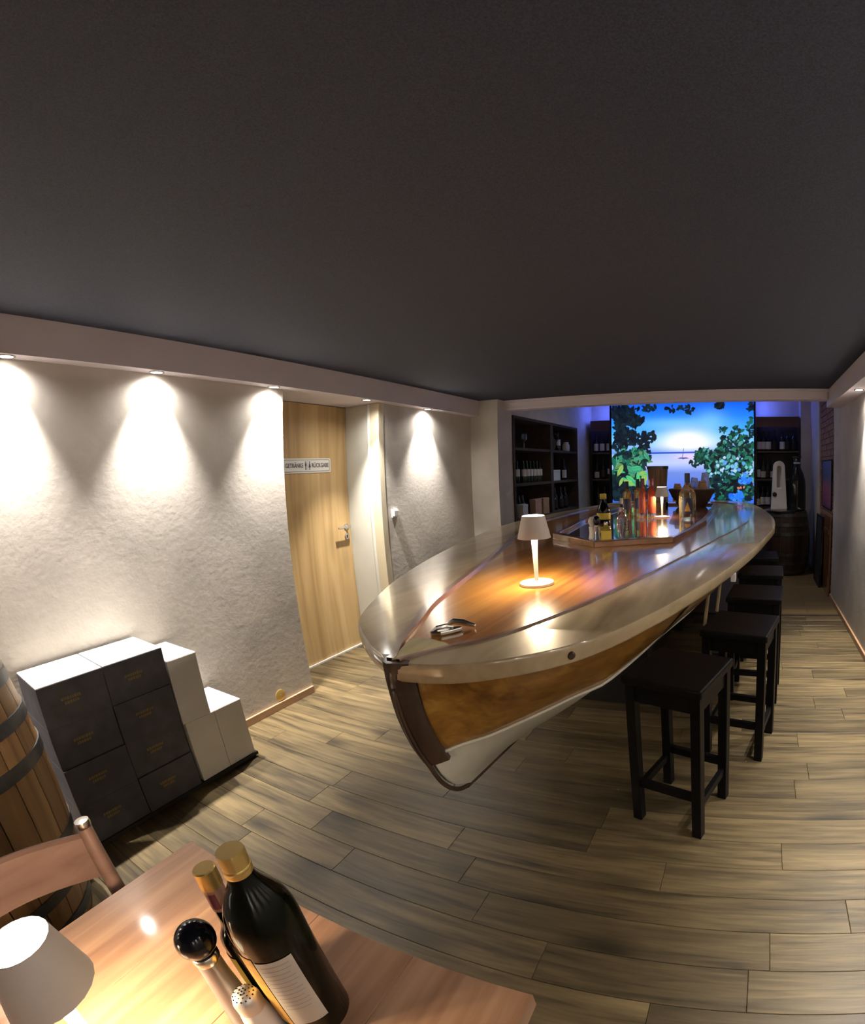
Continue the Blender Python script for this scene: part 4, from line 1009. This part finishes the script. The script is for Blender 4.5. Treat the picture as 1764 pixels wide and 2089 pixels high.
obj('bowl', lathe([(0, 0.08), (0.012, 0.085), (0.034, 0.11), (0.036, 0.15), (0.030, 0.18), (0.028, 0.18), (0.033, 0.15), (0.031, 0.113), (0, 0.088)], 18), 'glass', t, True)
obj('foot', lathe([(0, 0), (0.03, 0), (0.03, 0.003), (0.005, 0.008), (0.004, 0.082), (0, 0.082)], 18), 'glass', t, True)
for i, (y, h, m, lb) in enumerate(((4.88, 0.16, 'jar_white', 'pale tin at the bottom left of the cabinet'), (5.22, 0.20, 'pink_paper', 'brown box at the bottom of the left cabinet half'), (5.44, 0.20, 'brown_paper', 'brown box beside the cabinet middle upright'))):
    t = thing('gift_box', lb, 'box', (-2.63, y, CZ0 + 0.035))
    obj('body', box(-0.04, 0.04, -0.085 if i else -0.06, 0.085 if i else 0.06, 0, h * 0.8), m, t, bev=0.003)
    obj('lid', box(-0.042, 0.042, -0.087 if i else -0.062, 0.087 if i else 0.062, h * 0.8, h), m, t, bev=0.003)

# ------------------------------------------------------------------ far right: barrel top, wine dispenser, brick wall, boards
tr = thing('round_tray', 'shiny round metal tray on top of the dark barrel', 'tray', (0.40, 6.36, 0.862))
obj('disc', lathe([(0, 0), (0.275, 0), (0.285, 0.014), (0.280, 0.016), (0.268, 0.006), (0, 0.006)], 40), 'steel', tr, True)
dv = thing('wine_dispenser', 'tall white arch shaped wine dispenser with a black button on the barrel', 'dispenser', (0.345, 6.38, 0.869))
def arch(w0, w1, h, n=14):
    P = [(-w0, 0), (w0, 0)]
    for k in range(n + 1):
        a = PI * k / n; P.append((w1 * math.cos(a), h - w1 + w1 * math.sin(a)))
    return P
outer = arch(0.110, 0.078, 0.66); 
def loopy(a, b, y0, y1):
    n = len(a)
    V = [(x, y0, z) for x, z in a] + [(x, y0, z) for x, z in b] + [(x, y1, z) for x, z in a] + [(x, y1, z) for x, z in b]
    F = []
    for k in range(n):
        k2 = (k + 1) % n
        F += [(k, k2, n + k2, n + k), (2 * n + k, 3 * n + k, 3 * n + k2, 2 * n + k2), (k, 2 * n + k, 2 * n + k2, k2), (n + k, n + k2, 3 * n + k2, 3 * n + k)]
    return V, F
inner = [(-0.030, 0.30), (0.030, 0.30)] + [(0.030 * math.cos(PI * k / 14), 0.56 + 0.030 * math.sin(PI * k / 14)) for k in range(15)]
obj('housing', loopy(outer, inner, -0.07, 0.07), 'device_white', dv, True, bev=0.010)
obj('slot_back', box(-0.031, 0.031, 0.02, 0.05, 0.295, 0.585), 'device_white', dv)
obj('button', lathe([(0, 0), (0.030, 0), (0.030, 0.010), (0.022, 0.014), (0, 0.014)], 20), 'device_black', dv, True, loc=(-0.062, -0.070, 0.21), rot=(PI / 2, 0, 0))
bigb = thing('magnum_bottle', 'huge dark display bottle beside the white dispenser on the barrel', 'bottle', (0.592, 6.40, 0.869))
obj('body', lathe([(0, 0), (0.120, 0), (0.125, 0.02), (0.123, 0.30), (0.115, 0.40), (0.09, 0.49), (0.055, 0.56), (0.042, 0.60), (0.040, 0.66), (0, 0.66)], 28), 'shelf_bottle', bigb, True)
obj('cap', lathe([(0, 0.655), (0.047, 0.655), (0.047, 0.695), (0.06, 0.705), (0.06, 0.722), (0, 0.724)], 24), 'device_black', bigb, True)
obj('neck_ring', lathe([(0.041, 0.62), (0.048, 0.63), (0.048, 0.64), (0.041, 0.648)], 24), 'jar_white', bigb, True)
# exposed brick in the right wall
bw = struct('wall_brick', box(WR + 0.012, WR + 0.03, 5.06, 6.05, 0, ZB), 'mortar')
bme = None
for r in range(34):
    z = 0.004 + r * 0.0715
    y = 5.062 - (0.105 if r % 2 else 0.0)
    while y < 6.04:
        a, b = max(y, 5.062), min(y + 0.20, 6.048)
        if b - a > 0.03:
            d = rng.uniform(-0.002, 0.003)
            obj('brick', box(WR - 0.002 - d, WR + 0.012, a, b, z, z + 0.0615), 'brick_red', bw)
        y += 0.21
ps = thing('poster', 'blue and pink poster hung on the brick wall', 'poster', (0, 0, 0))
obj('sheet', box(WR - 0.016, WR - 0.012, 5.12, 5.80, 0.98, 1.52), 'poster_print', ps)
obj('edge_frame', cat(box(WR - 0.020, WR - 0.010, 5.11, 5.80, 1.52, 1.532), box(WR - 0.020, WR - 0.010, 5.11, 5.80, 0.968, 0.98), box(WR - 0.020, WR - 0.010, 5.108, 5.12, 0.968, 1.532), box(WR - 0.020, WR - 0.010, 5.80, 5.812, 0.968, 1.532)), 'device_black', ps)
wd = thing('wood_panel', 'orange brown wooden panel leaning on the bricks below the poster', 'panel', (0, 0, 0))
obj('board', box(WR - 0.028, WR - 0.008, 5.10, 5.50, 0.0, 0.90), 'coaming_wood', wd, bev=0.003)
obj('cleat', box(WR - 0.040, WR - 0.028, 5.14, 5.46, 0.70, 0.75), 'coaming_wood', wd)
cb2 = thing('chalkboard', 'black framed chalkboard leaning beside the dark barrel', 'chalkboard', (0.805, 5.52, 0), 0)
obj('slate', [( [(x + 0.06 * z / 0.85 * 0.4, y, z) for x, y, z in box(-0.010, 0.008, 0.0, 0.42, 0.02, 0.84)[0]], box(0, 1, 0, 1, 0, 1)[1])][0], 'chalk_black', cb2)
obj('edge_frame', cat(*[([(x + 0.06 * z / 0.85 * 0.4, y, z) for x, y, z in b[0]], b[1]) for b in (box(-0.016, 0.012, -0.02, 0.0, 0, 0.86), box(-0.016, 0.012, 0.42, 0.44, 0, 0.86), box(-0.016, 0.012, 0, 0.42, 0, 0.02), box(-0.016, 0.012, 0, 0.42, 0.84, 0.86))]), 'device_black', cb2)
